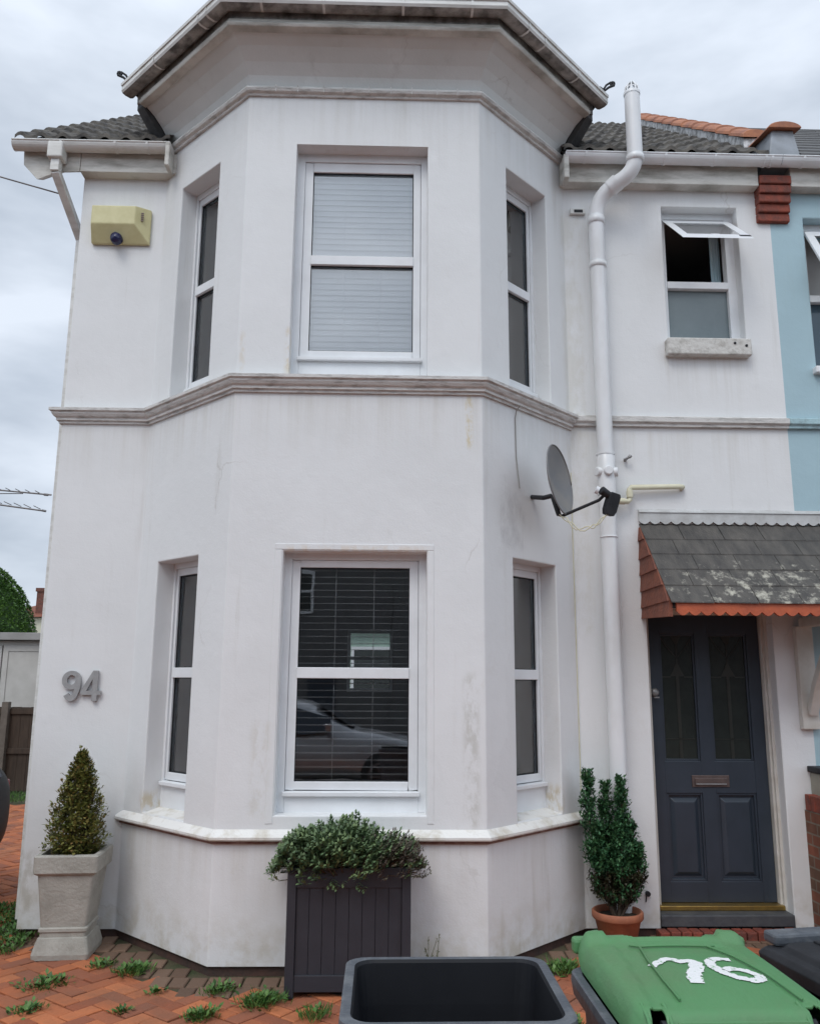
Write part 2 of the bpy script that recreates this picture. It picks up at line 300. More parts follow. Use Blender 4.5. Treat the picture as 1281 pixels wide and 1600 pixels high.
def thing(name, label, cat, loc=(0, 0, 0), group=None, rz=0):
    o = bpy.data.objects.new(name, None); COL.objects.link(o); o.location = loc; o.rotation_euler = (0, 0, rz); o.empty_display_size = .1
    o['label'] = label; o['category'] = cat
    if group: o['group'] = group
    return o
def tag(o, label, cat, group=None):
    o['label'] = label; o['category'] = cat
    if group: o['group'] = group
    return o
def kind(o, k): o['kind'] = k; return o
def frame_T(O, u, n):
    O = Vector((O[0], O[1], 0)); u = Vector((u[0], u[1], 0)).normalized(); n = Vector((n[0], n[1], 0)).normalized()
    return lambda a, d, z: tuple(O+u*a-n*d+Vector((0, 0, z)))      # d = depth INTO the wall

# ------------------------------------------------------------------ the setting: ground
GZ = -.045
Xa, Xb, Xc, Xd, D = -1.837, -1.055, .605, 1.365, .766
XL, XR = -2.5, 3.06
m = MB(); m.face([(-400, -400, GZ-.06), (400, -400, GZ-.06), (400, 400, GZ-.06), (-400, 400, GZ-.06)])
kind(m.build('ground', pmat('earth', (.07, .06, .045), (.11, .095, .07), 3, .95, .6, 20)), 'structure')
m = MB(); m.box(-40, 40, -16.5, -9.6, GZ-.056, GZ-.05); kind(m.build('road', pmat('asphalt', (.045, .045, .047), (.06, .06, .06), 20, .9, .4, 80)), 'structure')
m = MB()
for y0, y1 in ((-9.6, -9.48), (-16.62, -16.5)): m.box(-40, 40, y0, y1, GZ-.055, GZ+.06)
for y0, y1 in ((-9.48, -7.7), (-18.5, -16.62)): m.box(-40, 40, y0, y1, GZ-.055, GZ+.045)
kind(m.build('pavement', pmat('concrete_slabs', (.22, .21, .2), (.28, .27, .25), 4, .9, .3, 40)), 'structure')

def near_bay(x, y, o):
    """inside the strip of width o round the front wall and bay"""
    if y > 0: return x > XL-.1
    if y > -o and XL-.05 < x < 3.0: return True
    if x < Xb: return y > -(x-Xa)*D/(Xb-Xa)-o*1.35 and x > Xa-o
    if x < Xc: return y > -D-o
    return y > -(Xd-x)*D/(Xd-Xc)-o*1.35 and x < Xd+o*1.3
m = MB(); rr = random.Random(3)
c45, s45 = cos(R(52)), sin(R(52)); BW, BL = .1, .2
def block(m, cx, cy, w, l, rot, z, h=.03, a=0.0, mi=0):
    c, s = cos(rot), sin(rot); tl = rr.uniform(-.002, .002); t2 = rr.uniform(-.0025, .0025)
    def P(x, y, zz): return (cx+x*c-y*s, cy+x*s+y*c, zz+x*t2*6+y*tl*6)
    a0, b0 = w/2, l/2; e = .006
    o = [P(-a0, -b0, z-.03), P(a0, -b0, z-.03), P(a0, b0, z-.03), P(-a0, b0, z-.03)]
    q = [P(-a0, -b0, z-.005), P(a0, -b0, z-.005), P(a0, b0, z-.005), P(-a0, b0, z-.005)]
    t = [P(-a0+e, -b0+e, z), P(a0-e, -b0+e, z), P(a0-e, b0-e, z), P(-a0+e, b0-e, z)]
    m.mesh(o+q+t, [(0, 1, 5, 4), (1, 2, 6, 5), (2, 3, 7, 6), (3, 0, 4, 7), (4, 5, 9, 8), (5, 6, 10, 9), (6, 7, 11, 10), (7, 4, 8, 11), (8, 9, 10, 11)], mi, a)
for i in range(-110, 110):
    for j in range(-110, 110):
        k = (i-j) % 4
        if k not in (0, 2): continue
        if k == 0: gx, gy, w_, l_ = (i+1)*BW, (j+.5)*BW, BL-.006, BW-.006
        else: gx, gy, w_, l_ = (i+.5)*BW, (j)*BW, BW-.006, BL-.006
        x = gx*c45-gy*s45-1.5; y = gx*s45+gy*c45
        if not (-6.6 < x < 4.6 and -7.0 < y < 6.1): continue
        if near_bay(x, y, .27): continue
        if y > .0 and x > XL-.25: continue
        block(m, x, y, w_, l_, R(52)+rr.uniform(-.012, .012), GZ+rr.uniform(-.006, .003)+.004*sin(x*3.1)*sin(y*2.7), a=rr.random())
BLK = pmat('orange_block_paver', (.30, .085, .036), (.50, .165, .065), attr='rnd', rough=.85, bump=.5, bscale=60); ramp_add(BLK, .55, (.41, .125, .048)); ramp_add(BLK, .12, (.27, .095, .052))
def dirty(mt):
    t = mt.node_tree; n = t.nodes; l = t.links.new; b = n['Principled BSDF']; src = n[mt['ramp']].outputs[0]
    tc = n.new('ShaderNodeTexCoord'); q = n.new('ShaderNodeTexNoise'); q.inputs['Scale'].default_value = 2.2; q.inputs['Detail'].default_value = 9; q.inputs['Roughness'].default_value = .7; l(tc.outputs['Object'], q.inputs['Vector'])
    mr = n.new('ShaderNodeMapRange'); mr.inputs[1].default_value = .46; mr.inputs[2].default_value = .68; mr.inputs[4].default_value = .45; l(q.outputs[0], mr.inputs[0])
    mi = n.new('ShaderNodeMixRGB'); l(mr.outputs[0], mi.inputs[0]); l(src, mi.inputs[1]); mi.inputs[2].default_value = (.10, .072, .05, 1); l(mi.outputs[0], b.inputs['Base Color'])
dirty(BLK)
kind(m.build('block_paving', BLK, attr=True), 'structure')
m = MB()   # grey brown setts round the foot of the house
for i in range(-60, 120):
    for j in range(0, 40):
        x = -2.9+i*.105+(.03 if j % 2 else 0); y = -1.35+j*.158
        if x > 3.0 or y > .3 or x < -2.75: continue
        if near_bay(x, y, .27) and not near_bay(x, y, .03) or (0 <= y < .3 and 1.85 < x < 3.0):
            block(m, x, y, .095, .148, rr.uniform(-.03, .03), GZ+rr.uniform(-.004, .003), a=rr.random())
kind(m.build('sett_strip', pmat('grey_brown_sett', (.11, .065, .042), (.19, .12, .08), attr='rnd', rough=.9, bump=.5, bscale=40), attr=True), 'structure')
m = MB(); m.face([(-6.8, -7.2, GZ-.014), (4.8, -7.2, GZ-.014), (4.8, 6.3, GZ-.014), (-6.8, 6.3, GZ-.014)])
kind(m.build('jointing_sand', pmat('joint_sand', (.035, .05, .016), (.09, .065, .04), 5, .95, .5, 80)), 'structure')

# ------------------------------------------------------------------ the house
H = thing('white_house', 'white rendered end house with a two storey canted bay and house number', 'house')
ZB = sorted({0.0, .775, .849, 2.2, 2.482, 3.69, 4.31, 5.43, 5.47, 5.70})
def panel(m, P0, P1, n, z0, z1, ops, rev=.14, mi=0):
    P0 = Vector((P0[0], P0[1], 0)); P1 = Vector((P1[0], P1[1], 0)); Ln = (P1-P0).length
    T = frame_T(P0, P1-P0, n)
    us = sorted({0, Ln, *[o[0] for o in ops], *[o[1] for o in ops]}); zs = sorted({z0, z1, *[z for z in ZB if z0 < z < z1], *[z for o in ops for z in o[2:4] if z0 < z < z1]})
    for a, b in zip(us, us[1:]):
        for c, d in zip(zs, zs[1:]):
            mu, mz = (a+b)/2, (c+d)/2
            if any(o[0] < mu < o[1] and o[2] < mz < o[3] for o in ops): continue
            m.face([T(a, 0, c), T(b, 0, c), T(b, 0, d), T(a, 0, d)], mi)
    for o in ops:
        a, b, c, d = o[:4]; r = o[4] if len(o) > 4 else rev
        cs = sorted({c, d, *[z for z in zs if c < z < d]})
        for e, f in zip(cs, cs[1:]):
            m.face([T(a, 0, e), T(a, 0, f), T(a, r, f), T(a, r, e)], mi); m.face([T(b, 0, f), T(b, 0, e), T(b, r, e), T(b, r, f)], mi)
        m.face([T(a, 0, d), T(b, 0, d), T(b, r, d), T(a, r, d)], mi)
        if c > 0: m.face([T(b, 0, c), T(a, 0, c), T(a, r, c), T(b, r, c)], mi)
    return T
LB = sqrt((Xb-Xa)**2+D*D); RB = sqrt((Xd-Xc)**2+D*D)
m = MB()
T_l0 = panel(m, (XL, 0), (Xa, 0), (0, -1), 0, 5.70, [])
T_bl = panel(m, (Xa, 0), (Xb, -D), (-D, -(Xb-Xa)), 0, 5.9, [(.245, .755, .775, 2.482, .17), (.245, .755, 3.69, 5.43, .17)])
T_bf = panel(m, (Xb, -D), (Xc, -D), (0, -1), 0, 5.9, [(.36, 1.29, .849, 2.482, .15), (.352, 1.29, 3.69, 5.43, .15)])
T_br = panel(m, (Xc, -D), (Xd, 0), (D, -(Xd-Xc)), 0, 5.9, [(.32, .83, .775, 2.482, .17), (.32, .83, 3.69, 5.43, .17)])
T_r = panel(m, (Xd, 0), (XR, 0), (0, -1), 0, 5.70, [(.52, 1.455, 0, 2.2, .20), (.805, 1.425, 4.31, 5.47, .15)])
panel(m, (XL, 6.5), (XL, 0), (-1, 0), 0, 5.70, [])
panel(m, (XR, 6.5), (XL, 6.5), (0, 1), 0, 5.70, [(3.02, 3.68, 1.5, 2.40, .2)])
m.face([(XL, 0, 5.70), (XL, 6.5, 5.70), (XL, 3.2, 8.2)])
wall = m.build('wall', WALL, H, bevel=.012, seg=2, weld=True)
# brick plinth under the render
def sweep(m, path, prof, mi=0, mis=None, closed_prof=True, caps=True, sm=False):
    """profile (out, z) swept along a plan path, mitred; out is to the right-hand side looking along the path"""
    P = [Vector(p) for p in path]; rings = []
    for i, p in enumerate(P):
        d0 = (P[i]-P[i-1]).normalized() if i else None; d1 = (P[i+1]-P[i]).normalized() if i < len(P)-1 else None
        n0 = Vector((d0.y, -d0.x)) if d0 else None; n1 = Vector((d1.y, -d1.x)) if d1 else None
        if n0 is None: nn_ = n1
        elif n1 is None: nn_ = n0
        else: b = (n0+n1).normalized(); nn_ = b/b.dot(n0)
        rings.append([(p.x+nn_.x*o, p.y+nn_.y*o, z) for o, z in prof])
    n = len(prof)
    for i in range(len(rings)-1):
        for k in range(n if closed_prof else n-1):
            m.face([rings[i][k], rings[i+1][k], rings[i+1][(k+1) % n], rings[i][(k+1) % n]], mis[k] if mis else mi, sm=sm)
    if closed_prof and caps: m.face(rings[0], mi); m.face(rings[-1][::-1], mi)
BAY = [(Xa, 0), (Xb, -D), (Xc, -D), (Xd, 0)]
eL = Vector((Xa-Xb, D)).normalized(); eR = Vector((Xd-Xc, D)).normalized()
def bayx(e): return [(Xa+eL.x*e, eL.y*e), (Xb, -D), (Xc, -D), (Xd+eR.x*e, eR.y*e)]
FULL = [(XL, 0)]+BAY+[(XR, 0)]
m = MB(); sweep(m, [(XL+.02, .3)]+[(XL+.02, 0)]+BAY+[(1.86, 0)], [(-.02, -.12), (-.02, .02), (-.12, .02), (-.12, -.12)])
m.build('plinth', pmat('shaded_plinth_brick', (.09, .045, .035), (.05, .035, .03), 12, .9, .5, 40), H)  # brick colour darkened to stand for the shade under the render
# string course between the floors (starts on the side wall, runs round the bay)
m = MB(); prof = [(-.02, 3.555), (.018, 3.555), (.018, 3.572), (.034, 3.576), (.034, 3.594), (.05, 3.604), (.062, 3.622), (.062, 3.634), (.078, 3.642), (.078, 3.664), (.0, 3.690), (-.02, 3.69)]
sweep(m, [(XL, .5)]+FULL[:5], prof); sweep(m, [(Xd, 0), (XR, 0)], [(-.02, 3.590), (.03, 3.590), (.03, 3.608), (.05, 3.622), (.05, 3.660), (0, 3.682), (-.02, 3.682)])
m.build('string_course', MOULD, H)
m = MB(); sweep(m, [(Xa-.012, 0), (Xb, -D-.0), (Xc, -D), (Xd+.012, 0)], [(-.02, 5.805), (.016, 5.805), (.02, 5.82), (.042, 5.828), (.05, 5.845), (.042, 5.864), (.02, 5.872), (.0, 5.90), (-.02, 5.90)])
for k in range(9):      # joints in the moulding
    x = -.86+k*.165+random.uniform(-.02, .02); m.box(x, x+.008, -D-.052, -D-.03, 5.818, 5.872)
m.build('cornice', MOULD, H)
# coved frieze above it
m = MB(); cv = [(0.0, 5.895), (.03, 5.96), (.085, 6.03), (.16, 6.10), (.255, 6.155), (.255, 6.20), (-.1, 6.20), (-.1, 5.895)]
sweep(m, bayx(-.02), cv); m.build('coved_frieze', COVE, H)
m = MB(); sweep(m, bayx(-.01), [(.235, 6.135), (.29, 6.145), (.30, 6.165), (.285, 6.185), (.285, 6.205), (.235, 6.205)]); m.build('soffit_moulding', FASC, H, bevel=.004)
# sloping window ledge round the bay
m = MB(); sweep(m, bayx(.03), [(0, .768), (-.175, .812), (-.175, .64), (-.012, .64), (-.012, .684), (.016, .686), (.016, .704), (.040, .706), (.046, .714), (.046, .728), (.040, .734)], mis=[0, 0, 0, 0, 1, 1, 1, 0, 0, 0, 0])
m.build('bay_ledge', [SILLM, REDEDGE], H)
# raised plaster band round the lower front window
m = MB()
for a, b, c, d in ((.305, .352, .80, 2.489), (1.296, 1.335, .80, 2.489), (.305, 1.335, 2.491, 2.53)): m.box(a, b, -.004, .01, c, d, T=T_bf)
m.build('window_surround', WALL, H, bevel=.003)

# windows: frame is the part; sash, panes, blind, curtain are its sub-parts
def slats(m, T, u0, u1, z0, z1, dep, tilt, step=.044, wd=.05, th=.003):
    z = z0+.02
    while z < z1-.02:
        c, s = cos(tilt)*wd/2, sin(tilt)*wd/2
        m.mesh([T(u0, dep-c, z-s), T(u1, dep-c, z-s), T(u1, dep+c, z+s), T(u0, dep+c, z+s), T(u0, dep-c, z-s+th), T(u1, dep-c, z-s+th), T(u1, dep+c, z+s+th), T(u0, dep+c, z+s+th)],
               [(0, 1, 2, 3), (7, 6, 5, 4), (0, 4, 5, 1), (3, 2, 6, 7), (0, 3, 7, 4), (1, 5, 6, 2)])
        z += step*random.uniform(.985, 1.015)
    n = max(1, round((u1-u0)/.37))
    for k in range(n):
        u = u0+(u1-u0)*(k+1)/(n+1) if n > 1 else (u0+u1)/2
        m.box(u-.0025, u+.0025, dep-.028, dep-.026, z0, z1, T=T)
    m.box(u0, u1, dep-.03, dep+.03, z1-.04, z1, T=T)
def window(T, u0, u1, z0, z1, rev, g, rail, sub=.0, blind=None, curtain=None, label=None, gmat=GLASS, cut=()):
    """g = glass rectangle (u0,u1,z0,z1); rail = (zlo,zhi); frame box fills opening from depth rev-.04"""
    d0 = rev-.035; gu0, gu1, gz0, gz1 = g
    fr = MB(); fw = (gu0-u0)*.45; fr_t = (z1-gz1)*.45
    fr.box(u0-.01, u0+fw, d0, d0+.09, z0, z1+.01, T=T); fr.box(u1-(u1-gu1)*.45, u1+.01, d0, d0+.09, z0, z1+.01, T=T)
    fr.box(u0+fw, u1-(u1-gu1)*.45, d0, d0+.09, z1-fr_t, z1+.01, T=T)
    zs = gz0-.05
    fr.box(u0+fw, u1-(u1-gu1)*.45, d0, d0+.09, z0-.02, zs-.006, T=T)
    fr.box(u0+fw-.01, u1-(u1-gu1)*.45+.01, d0-.03, d0, zs-.035, zs-.008, T=T)
    fo = fr.build('window', UPVC, H, bevel=.004)
    if label: fo['label'] = label
    sa = MB(); a, b = u0+fw+.002, u1-(u1-gu1)*.45-.002; s0 = d0+.012
    sa.box(a, gu0, s0, s0+.05, zs, z1-fr_t-.002, T=T); sa.box(gu1, b, s0, s0+.05, zs, z1-fr_t-.002, T=T)
    sa.box(gu0, gu1, s0, s0+.05, gz1, z1-fr_t-.002, T=T); sa.box(gu0, gu1, s0, s0+.05, zs, gz0, T=T)
    sa.box(gu0, gu1, s0-.012, s0+.05, rail[0], rail[1], T=T)
    sa.build('sash', UPVC, fo, bevel=.004)
    for c, d in ((gz0, rail[0]), (rail[1], gz1)):
        p = MB(); p.box(gu0-.005, gu1+.005, s0+.026, s0+.030, c-.005, d+.005, T=T); p.build('pane', gmat, fo)
        # black gasket
        q = MB(); e = .006
        for (k0, k1, k2, k3) in ((gu0, gu0+e, c, d), (gu1-e, gu1, c, d), (gu0+e, gu1-e, c, c+e), (gu0+e, gu1-e, d-e, d)): q.box(k0, k1, s0+.012, s0+.024, k2, k3, T=T)
        q.build('gasket', BLACKP, fo)
    if blind:
        bm_ = MB(); slats(bm_, T, blind.get('u0', gu0-.02), blind.get('u1', gu1+.02), gz0-.03, gz1+.05, s0+blind.get('d', .12), blind['tilt']); bm_.build('blind', blind['mat'], fo)
    if curtain:
        c0, c1 = curtain; q = MB(); n = 40
        pts = [(c0+(c1-c0)*i/n, s0+.056+.012*sin(i*1.15)+.006*sin(i*2.7+1)) for i in range(n+1)]
        for (ua, da), (ub, db) in zip(pts, pts[1:]): q.face([T(ua, da, gz0-.05), T(ub, db, gz0-.05), T(ub, db, gz1+.05), T(ua, da, gz1+.05)], sm=True)
        q.build('curtain', CURT, fo, weld='keep')
    return fo
window(T_bf, .36, 1.29, .849, 2.482, .15, (.457, 1.181, 1.033, 2.392), (1.672, 1.741), blind=dict(tilt=R(3), mat=SLATD), label='lower front bay window with open slatted blind')
window(T_bf, .352, 1.29, 3.69, 5.43, .15, (.461, 1.192, 3.914, 5.295), (4.560, 4.630), blind=dict(tilt=R(74), d=.075, mat=SLAT), label='upper front bay window with closed slatted blind')
SG = (.295, .705)
window(T_bl, .245, .755, .80, 2.482, .17, (.295, .705, 1.033, 2.392), (1.672, 1.741), curtain=(.27, .73), label='narrow lower window in the left side of the bay')
window(T_bl, .245, .755, 3.69, 5.43, .17, (.295, .705, 3.86, 5.33), (4.560, 4.630), curtain=(.27, .73), label='narrow upper window in the left side of the bay')
window(T_br, .32, .83, .80, 2.482, .17, (.37, .78, 1.033, 2.392), (1.672, 1.741), blind=dict(tilt=R(35), d=.10, mat=SLATD, u1=.56), curtain=(.55, .80), label='narrow lower window in the right side of the bay')
window(T_br, .32, .83, 3.69, 5.43, .17, (.37, .78, 3.86, 5.33), (4.560, 4.630), blind=dict(tilt=R(35), d=.10, mat=SLATD, u1=.56), curtain=(.55, .80), label='narrow upper window in the right side of the bay')

# small upper window over the door: top light open
def top_open_window(T, u0, u1, z0, z1, parent, rail, rev=.15, lowmat=OBSC, ang=48, matf=UPVC):
    d0 = rev-.05; f = MB(); w_ = .05
    f.box(u0-.01, u0+w_, d0, d0+.08, z0, z1+.01, T=T); f.box(u1-w_-.02, u1+.01, d0, d0+.08, z0, z1+.01, T=T)
    f.box(u0+w_, u1-w_-.02, d0, d0+.08, z1-.055, z1+.01, T=T); f.box(u0+w_, u1-w_-.02, d0, d0+.08, z0-.01, z0+.055, T=T)
    f.box(u0+w_, u1-w_-.02, d0-.006, d0+.08, rail, rail+.06, T=T)
    fo = f.build('window', matf, parent, bevel=.004)
    p = MB(); p.box(u0+w_-.005, u1-w_-.015, d0+.04, d0+.045, z0+.05, rail+.005, T=T); p.build('pane', lowmat, fo)
    # hinged top sash, swung outwards about its top edge
    zt = z1-.06; h = zt-rail-.05; ca, sa = cos(R(ang)), sin(R(ang))
    def TT(u, d, z): # z measured down from the hinge
        return T(u, d0-.0-(-z)*sa+d*ca, zt+z*ca+d*sa)
    a, b = u0+.035, u1-.035; s = MB(); sw = .065; dd = .045
    s.box(a, a+sw, -dd, 0, -h, 0, T=TT); s.box(b-sw, b, -dd, 0, -h, 0, T=TT); s.box(a+sw, b-sw, -dd, 0, -sw, 0, T=TT); s.box(a+sw, b-sw, -dd, 0, -h, -h+sw, T=TT)
    s.box(b-.09, b-.0, 0, .018, -h+.002, -h+.03, 1, T=TT)
    so_ = s.build('top_sash', [matf, BLACKP], fo, bevel=.004)
    g = MB(); g.box(a+sw-.005, b-sw+.005, -.026, -.020, -h+sw-.005, -sw+.005, T=TT); g.build('top_pane', GLASS, fo)
    hnd = MB(); hnd.box((a+b)/2-.03, (a+b)/2+.04, .002, .03, -h+.01, -h+.035, T=TT); hnd.build('catch', UPVC, fo, bevel=.006)
    return fo
ow = top_open_window(T_r, .805, 1.425, 4.31, 5.47, H, 4.80)
ow['label'] = 'small window over the door with its top light pushed open'
m = MB(); m.box(.772, 1.435, -.075, .02, 4.165, 4.305, T=T_r); s = m.build('window_sill', pmat('chipped_stone_sill', (.58, .57, .54), (.30, .28, .25), 14, .8, .7, 35, lo=.48, hi=.74), H, bevel=.012, seg=3)
for u, z in ((1.30, 4.262), (1.39, 4.243)):
    m = MB(); m.lathe([(0, 0), (.011, 0), (.011, .004), (0, .004)], (0, 0, 0), 10, T=lambda x, y, z_, u=u, z0=z: T_r(u+x, -.0755-z_, z0+y)); m.build('sill_hole', BLACKP, H)

m = MB(); n = 16  # pale strips added to lighten the dark view inside; no curtain known here
for (c0, c1) in ((1.32, 1.40), (.84, .875)):
    pts = [(c0+(c1-c0)*i/n, .34+.02*sin(i*1.4)) for i in range(n+1)]
    for (ua, da), (ub, db) in zip(pts, pts[1:]): m.face([T_r(ua, da, 4.2), T_r(ub, db, 4.2), T_r(ub, db, 5.5), T_r(ua, da, 5.5)], sm=True)
m.build('curtain', CURT, ow, weld='keep')
# interior shells so that the glass looks into rooms
m = MB()
def shell(x0, x1, y0, y1, z0, z1, hole=None):
    m.face([(x0, y0, z0), (x1, y0, z0), (x1, y1, z0), (x0, y1, z0)], 1); m.face([(x0, y0, z1), (x0, y1, z1), (x1, y1, z1), (x1, y0, z1)])
    m.face([(x0, y0, z0), (x0, y1, z0), (x0, y1, z1), (x0, y0, z1)]); m.face([(x1, y0, z0), (x1, y0, z1), (x1, y1, z1), (x1, y1, z0)])
    if hole:
        a, b, c, d = hole
        for (p, q, r, s) in ((x0, a, z0, z1), (b, x1, z0, z1), (a, b, z0, c), (a, b, d, z1)): m.face([(p, y1, r), (q, y1, r), (q, y1, s), (p, y1, s)])
    else: m.face([(x0, y1, z0), (x1, y1, z0), (x1, y1, z1), (x0, y1, z1)])
shell(-2.4, 1.3, -.70, 6.3, .25, 2.85, (-.62, .04, 1.5, 2.40)); shell(-2.4, 3.0, -.70, 6.3, 3.2, 5.6); shell(1.45, 3.0, .3, 5.5, .02, 2.75)
# keep the shells inside the bay: clip with the wall lines
bm = bmesh.new()
me = bpy.data.meshes.new('room'); me.from_pydata(m.v, [], m.f); me.materials.append(INT); me.materials.append(INTFL); me.polygons.foreach_set('material_index', m.m)
bm.from_mesh(me)
for (p, nrm) in ((Vector((Xa, .2, 0)), Vector((-D, -(Xb-Xa), 0)).normalized()), (Vector((Xd, .2, 0)), Vector((D, -(Xd-Xc), 0)).normalized())):
    side = -1 if nrm.x < 0 else 1
    fs = [f for f in bm.faces if min(v.co.y for v in f.verts) < 0]
    geom = fs+list({e for f in fs for e in f.edges})+list({v for f in fs for v in f.verts})
    # only cut the parts in front of the main wall
    bmesh.ops.bisect_plane(bm, geom=geom, plane_co=Vector((0, .2, 0)), plane_no=Vector((0, 1, 0)))
    fs = [f for f in bm.faces if f.calc_center_median().y < .2]
    geom = fs+list({e for f in fs for e in f.edges})+list({v for f in fs for v in f.verts})
    bmesh.ops.bisect_plane(bm, geom=geom, plane_co=p, plane_no=nrm)
    kill = [f for f in bm.faces if f.calc_center_median().y < .2 and (f.calc_center_median()-p).dot(nrm) > .001]
    bmesh.ops.delete(bm, geom=kill, context='FACES')
bm.to_mesh(me); bm.free(); ro = bpy.data.objects.new('room', me); COL.objects.link(ro); ro.parent = H
m = MB()
for (a, b, c, d) in ((-.62, -.58, 1.5, 2.4), (0, .04, 1.5, 2.4), (-.58, 0, 2.35, 2.4), (-.58, 0, 1.5, 1.55), (-.58, 0, 1.96, 2.01)): m.box(a, b, 6.38, 6.43, c, d)
m.build('rear_window', UPVC, H)

# ---- door
DY = .17; T_d = frame_T((0, 0), (1, 0), (0, -1))
m = MB(); m.box(1.87, 1.935, .125, .22, .10, 2.20, 0, T=T_d); m.box(2.785, 2.835, .125, .22, .10, 2.20, 0, T=T_d); m.box(1.935, 2.785, .125, .22, 2.16, 2.20, 0, T=T_d)
m.box(2.80, 2.822, .10, .125, .0, 2.20, 0, T=T_d)
dfm = m.build('door_frame', DFRAME, H, bevel=.004)
gl = (2.022, 2.292); gr = (2.390, 2.688); pz = (.264, .868); gz = (1.093, 2.02)
m = MB(); d0 = DY; x0, x1, z0, z1 = 1.937, 2.783, .125, 2.158
for a, b in ((x0, gl[0]), (gl[1], gr[0]), (gr[1], x1)): m.box(a, b, d0, d0+.045, z0, z1, T=T_d)
for a, b in (gl, gr):
    m.box(a, b, d0, d0+.045, z0, pz[0], T=T_d); m.box(a, b, d0, d0+.045, pz[1], gz[0], T=T_d); m.box(a, b, d0, d0+.045, gz[1], z1, T=T_d)
    # bolection beads
    for c, d, off in ((pz[0], pz[1], 0), (gz[0], gz[1], 0)):
        e = .016
        for (p, q, r, s) in ((a, a+e, c, d), (b-e, b, c, d), (a+e, b-e, c, c+e), (a+e, b-e, d-e, d)): m.box(p, q, d0+.008, d0+.03, r, s, T=T_d)
    # raised field
    c, d = pz; i1, i2 = .03, .062
    A = [(a+i1, c+i1), (b-i1, c+i1), (b-i1, d-i1), (a+i1, d-i1)]; B = [(a+i2, c+i2), (b-i2, c+i2), (b-i2, d-i2), (a+i2, d-i2)]
    m.loft([[T_d(u, d0+.03, z) for u, z in A], [T_d(u, d0+.008, z) for u, z in B]])
    m.box(a, b, d0+.028, d0+.04, c, d, T=T_d)
door = m.build('door', DOORM, H, bevel=.003); door['label'] = 'navy grey front door with leaded glass'
for a, b in (gl, gr):
    m = MB(); m.box(a, b, d0+.02, d0+.025, gz[0], gz[1], T=T_d); m.build('glass_panel', DGLASS, door)
    m = MB(); cx = (a+b)/2; w_ = .004; z_tip = 1.80
    def strip(pts, w_=.005):
        for (ua, za), (ub, zb) in zip(pts, pts[1:]):
            dv = Vector((ub-ua, zb-za)); nv = Vector((-dv.y, dv.x)).normalized()*w_
            m.mesh([T_d(ua-nv.x, d0+.016, za-nv.y), T_d(ub-nv.x, d0+.016, zb-nv.y), T_d(ub+nv.x, d0+.016, zb+nv.y), T_d(ua+nv.x, d0+.016, za+nv.y)], [(0, 1, 2, 3)])
    strip([(cx, gz[0]), (cx, z_tip-.05)], .012); strip([(cx, z_tip), (cx, gz[1])])
    strip([(a, 1.70), (cx-.05, 1.70)]); strip([(cx+.05, 1.70), (b, 1.70)]); strip([(a, 1.25), (b, 1.25)], .003)
    m.face([T_d(u, d0+.015, z) for u, z in ((cx-.055, 1.705), (cx+.055, 1.705), (cx+.03, 1.75), (cx, 1.815), (cx-.03, 1.75))])
    m.face([T_d(u, d0+.015, z) for u, z in ((cx-.05, 2.02), (cx, 1.93), (cx+.05, 2.02))])
    strip([(cx-.12, 2.0), (cx-.07, 1.92), (cx, 1.84)], .004); strip([(cx+.12, 2.0), (cx+.07, 1.92), (cx, 1.84)], .004)
    m.build('lead_came', CAME, door, weld='keep')
m = MB(); m.box(2.215, 2.490, d0-.008, d0+.004, .912, .995, T=T_d); m.box(2.235, 2.47, d0-.016, d0-.008, .925, .975, 0, T=T_d); m.box(2.24, 2.465, d0-.022, d0-.016, .928, .938, 1, T=T_d)
m.build('letterbox', [BRONZE, STEEL], door, bevel=.003)
m = MB(); m.lathe([(0, .03), (.022, .03), (.03, .018), (.03, .006), (.034, 0)], n=18, T=lambda x, y, z: T_d(1.972+x, d0-z, 1.585+y)); m.box(1.955, 1.992, d0-.05, d0-.03, 1.545, 1.555, T=T_d); m.build('door_latch', STEEL, door)
m = MB(); m.box(1.89, 2.80, .085, .21, .09, .122, T=T_d); m.build('threshold_strip', BRASS, H, bevel=.004)
m = MB(); m.box(1.885, 2.815, -.02, .25, .01, .088, T=T_d); m.build('door_step', pmat('dark_slate_step', (.05, .055, .065), (.08, .085, .09), 9, .6, .3, 40), H, bevel=.008)
m = MB()
xx = 1.84
while xx < 2.86:
    m.box(xx, xx+.066, -.13, -.022, -.06, .008+random.uniform(-.003, .003)); xx += .074
m.build('brick_step', REDBR, H, bevel=.006)

# ---- canopy over the door
PZ0, PZ1, PY = 2.83, 2.195, -.62      # roof line at the wall, at the front edge
cp = (PZ0-PZ1)/(-PY)
CX0, CX1 = 1.862, 4.35
m = MB()
rows = 5
for i in range(rows):
    ya, yb = PY*(i/rows), PY*((i+1)/rows)-.02; za, zb = PZ0+cp*ya, PZ0+cp*yb
    x = CX0-.01+(-.09 if i % 2 else 0)
    while x < CX1:
        xa, xb = max(x, CX0), min(x+.30, CX1)
        if xb-xa > .01:
            lift = .012; j = random.uniform(-.003, .003)
            def sp(X, Y, Z): return (X, Y, Z)
            m.mesh([(xa+.002, ya, za+.002), (xb-.002, ya, za+.002), (xb-.002, yb, zb+lift+j), (xa+.002, yb, zb+lift-j), (xa+.002, ya, za-.006), (xb-.002, ya, za-.006), (xb-.002, yb, zb+lift+j-.008), (xa+.002, yb, zb+lift-j-.008)],
                   [(0, 1, 2, 3), (7, 6, 5, 4), (3, 2, 6, 7), (0, 3, 7, 4), (1, 5, 6, 2)])
        x += .30
CAN = 'canopy'
can = m.build(CAN, SLATEL, H)
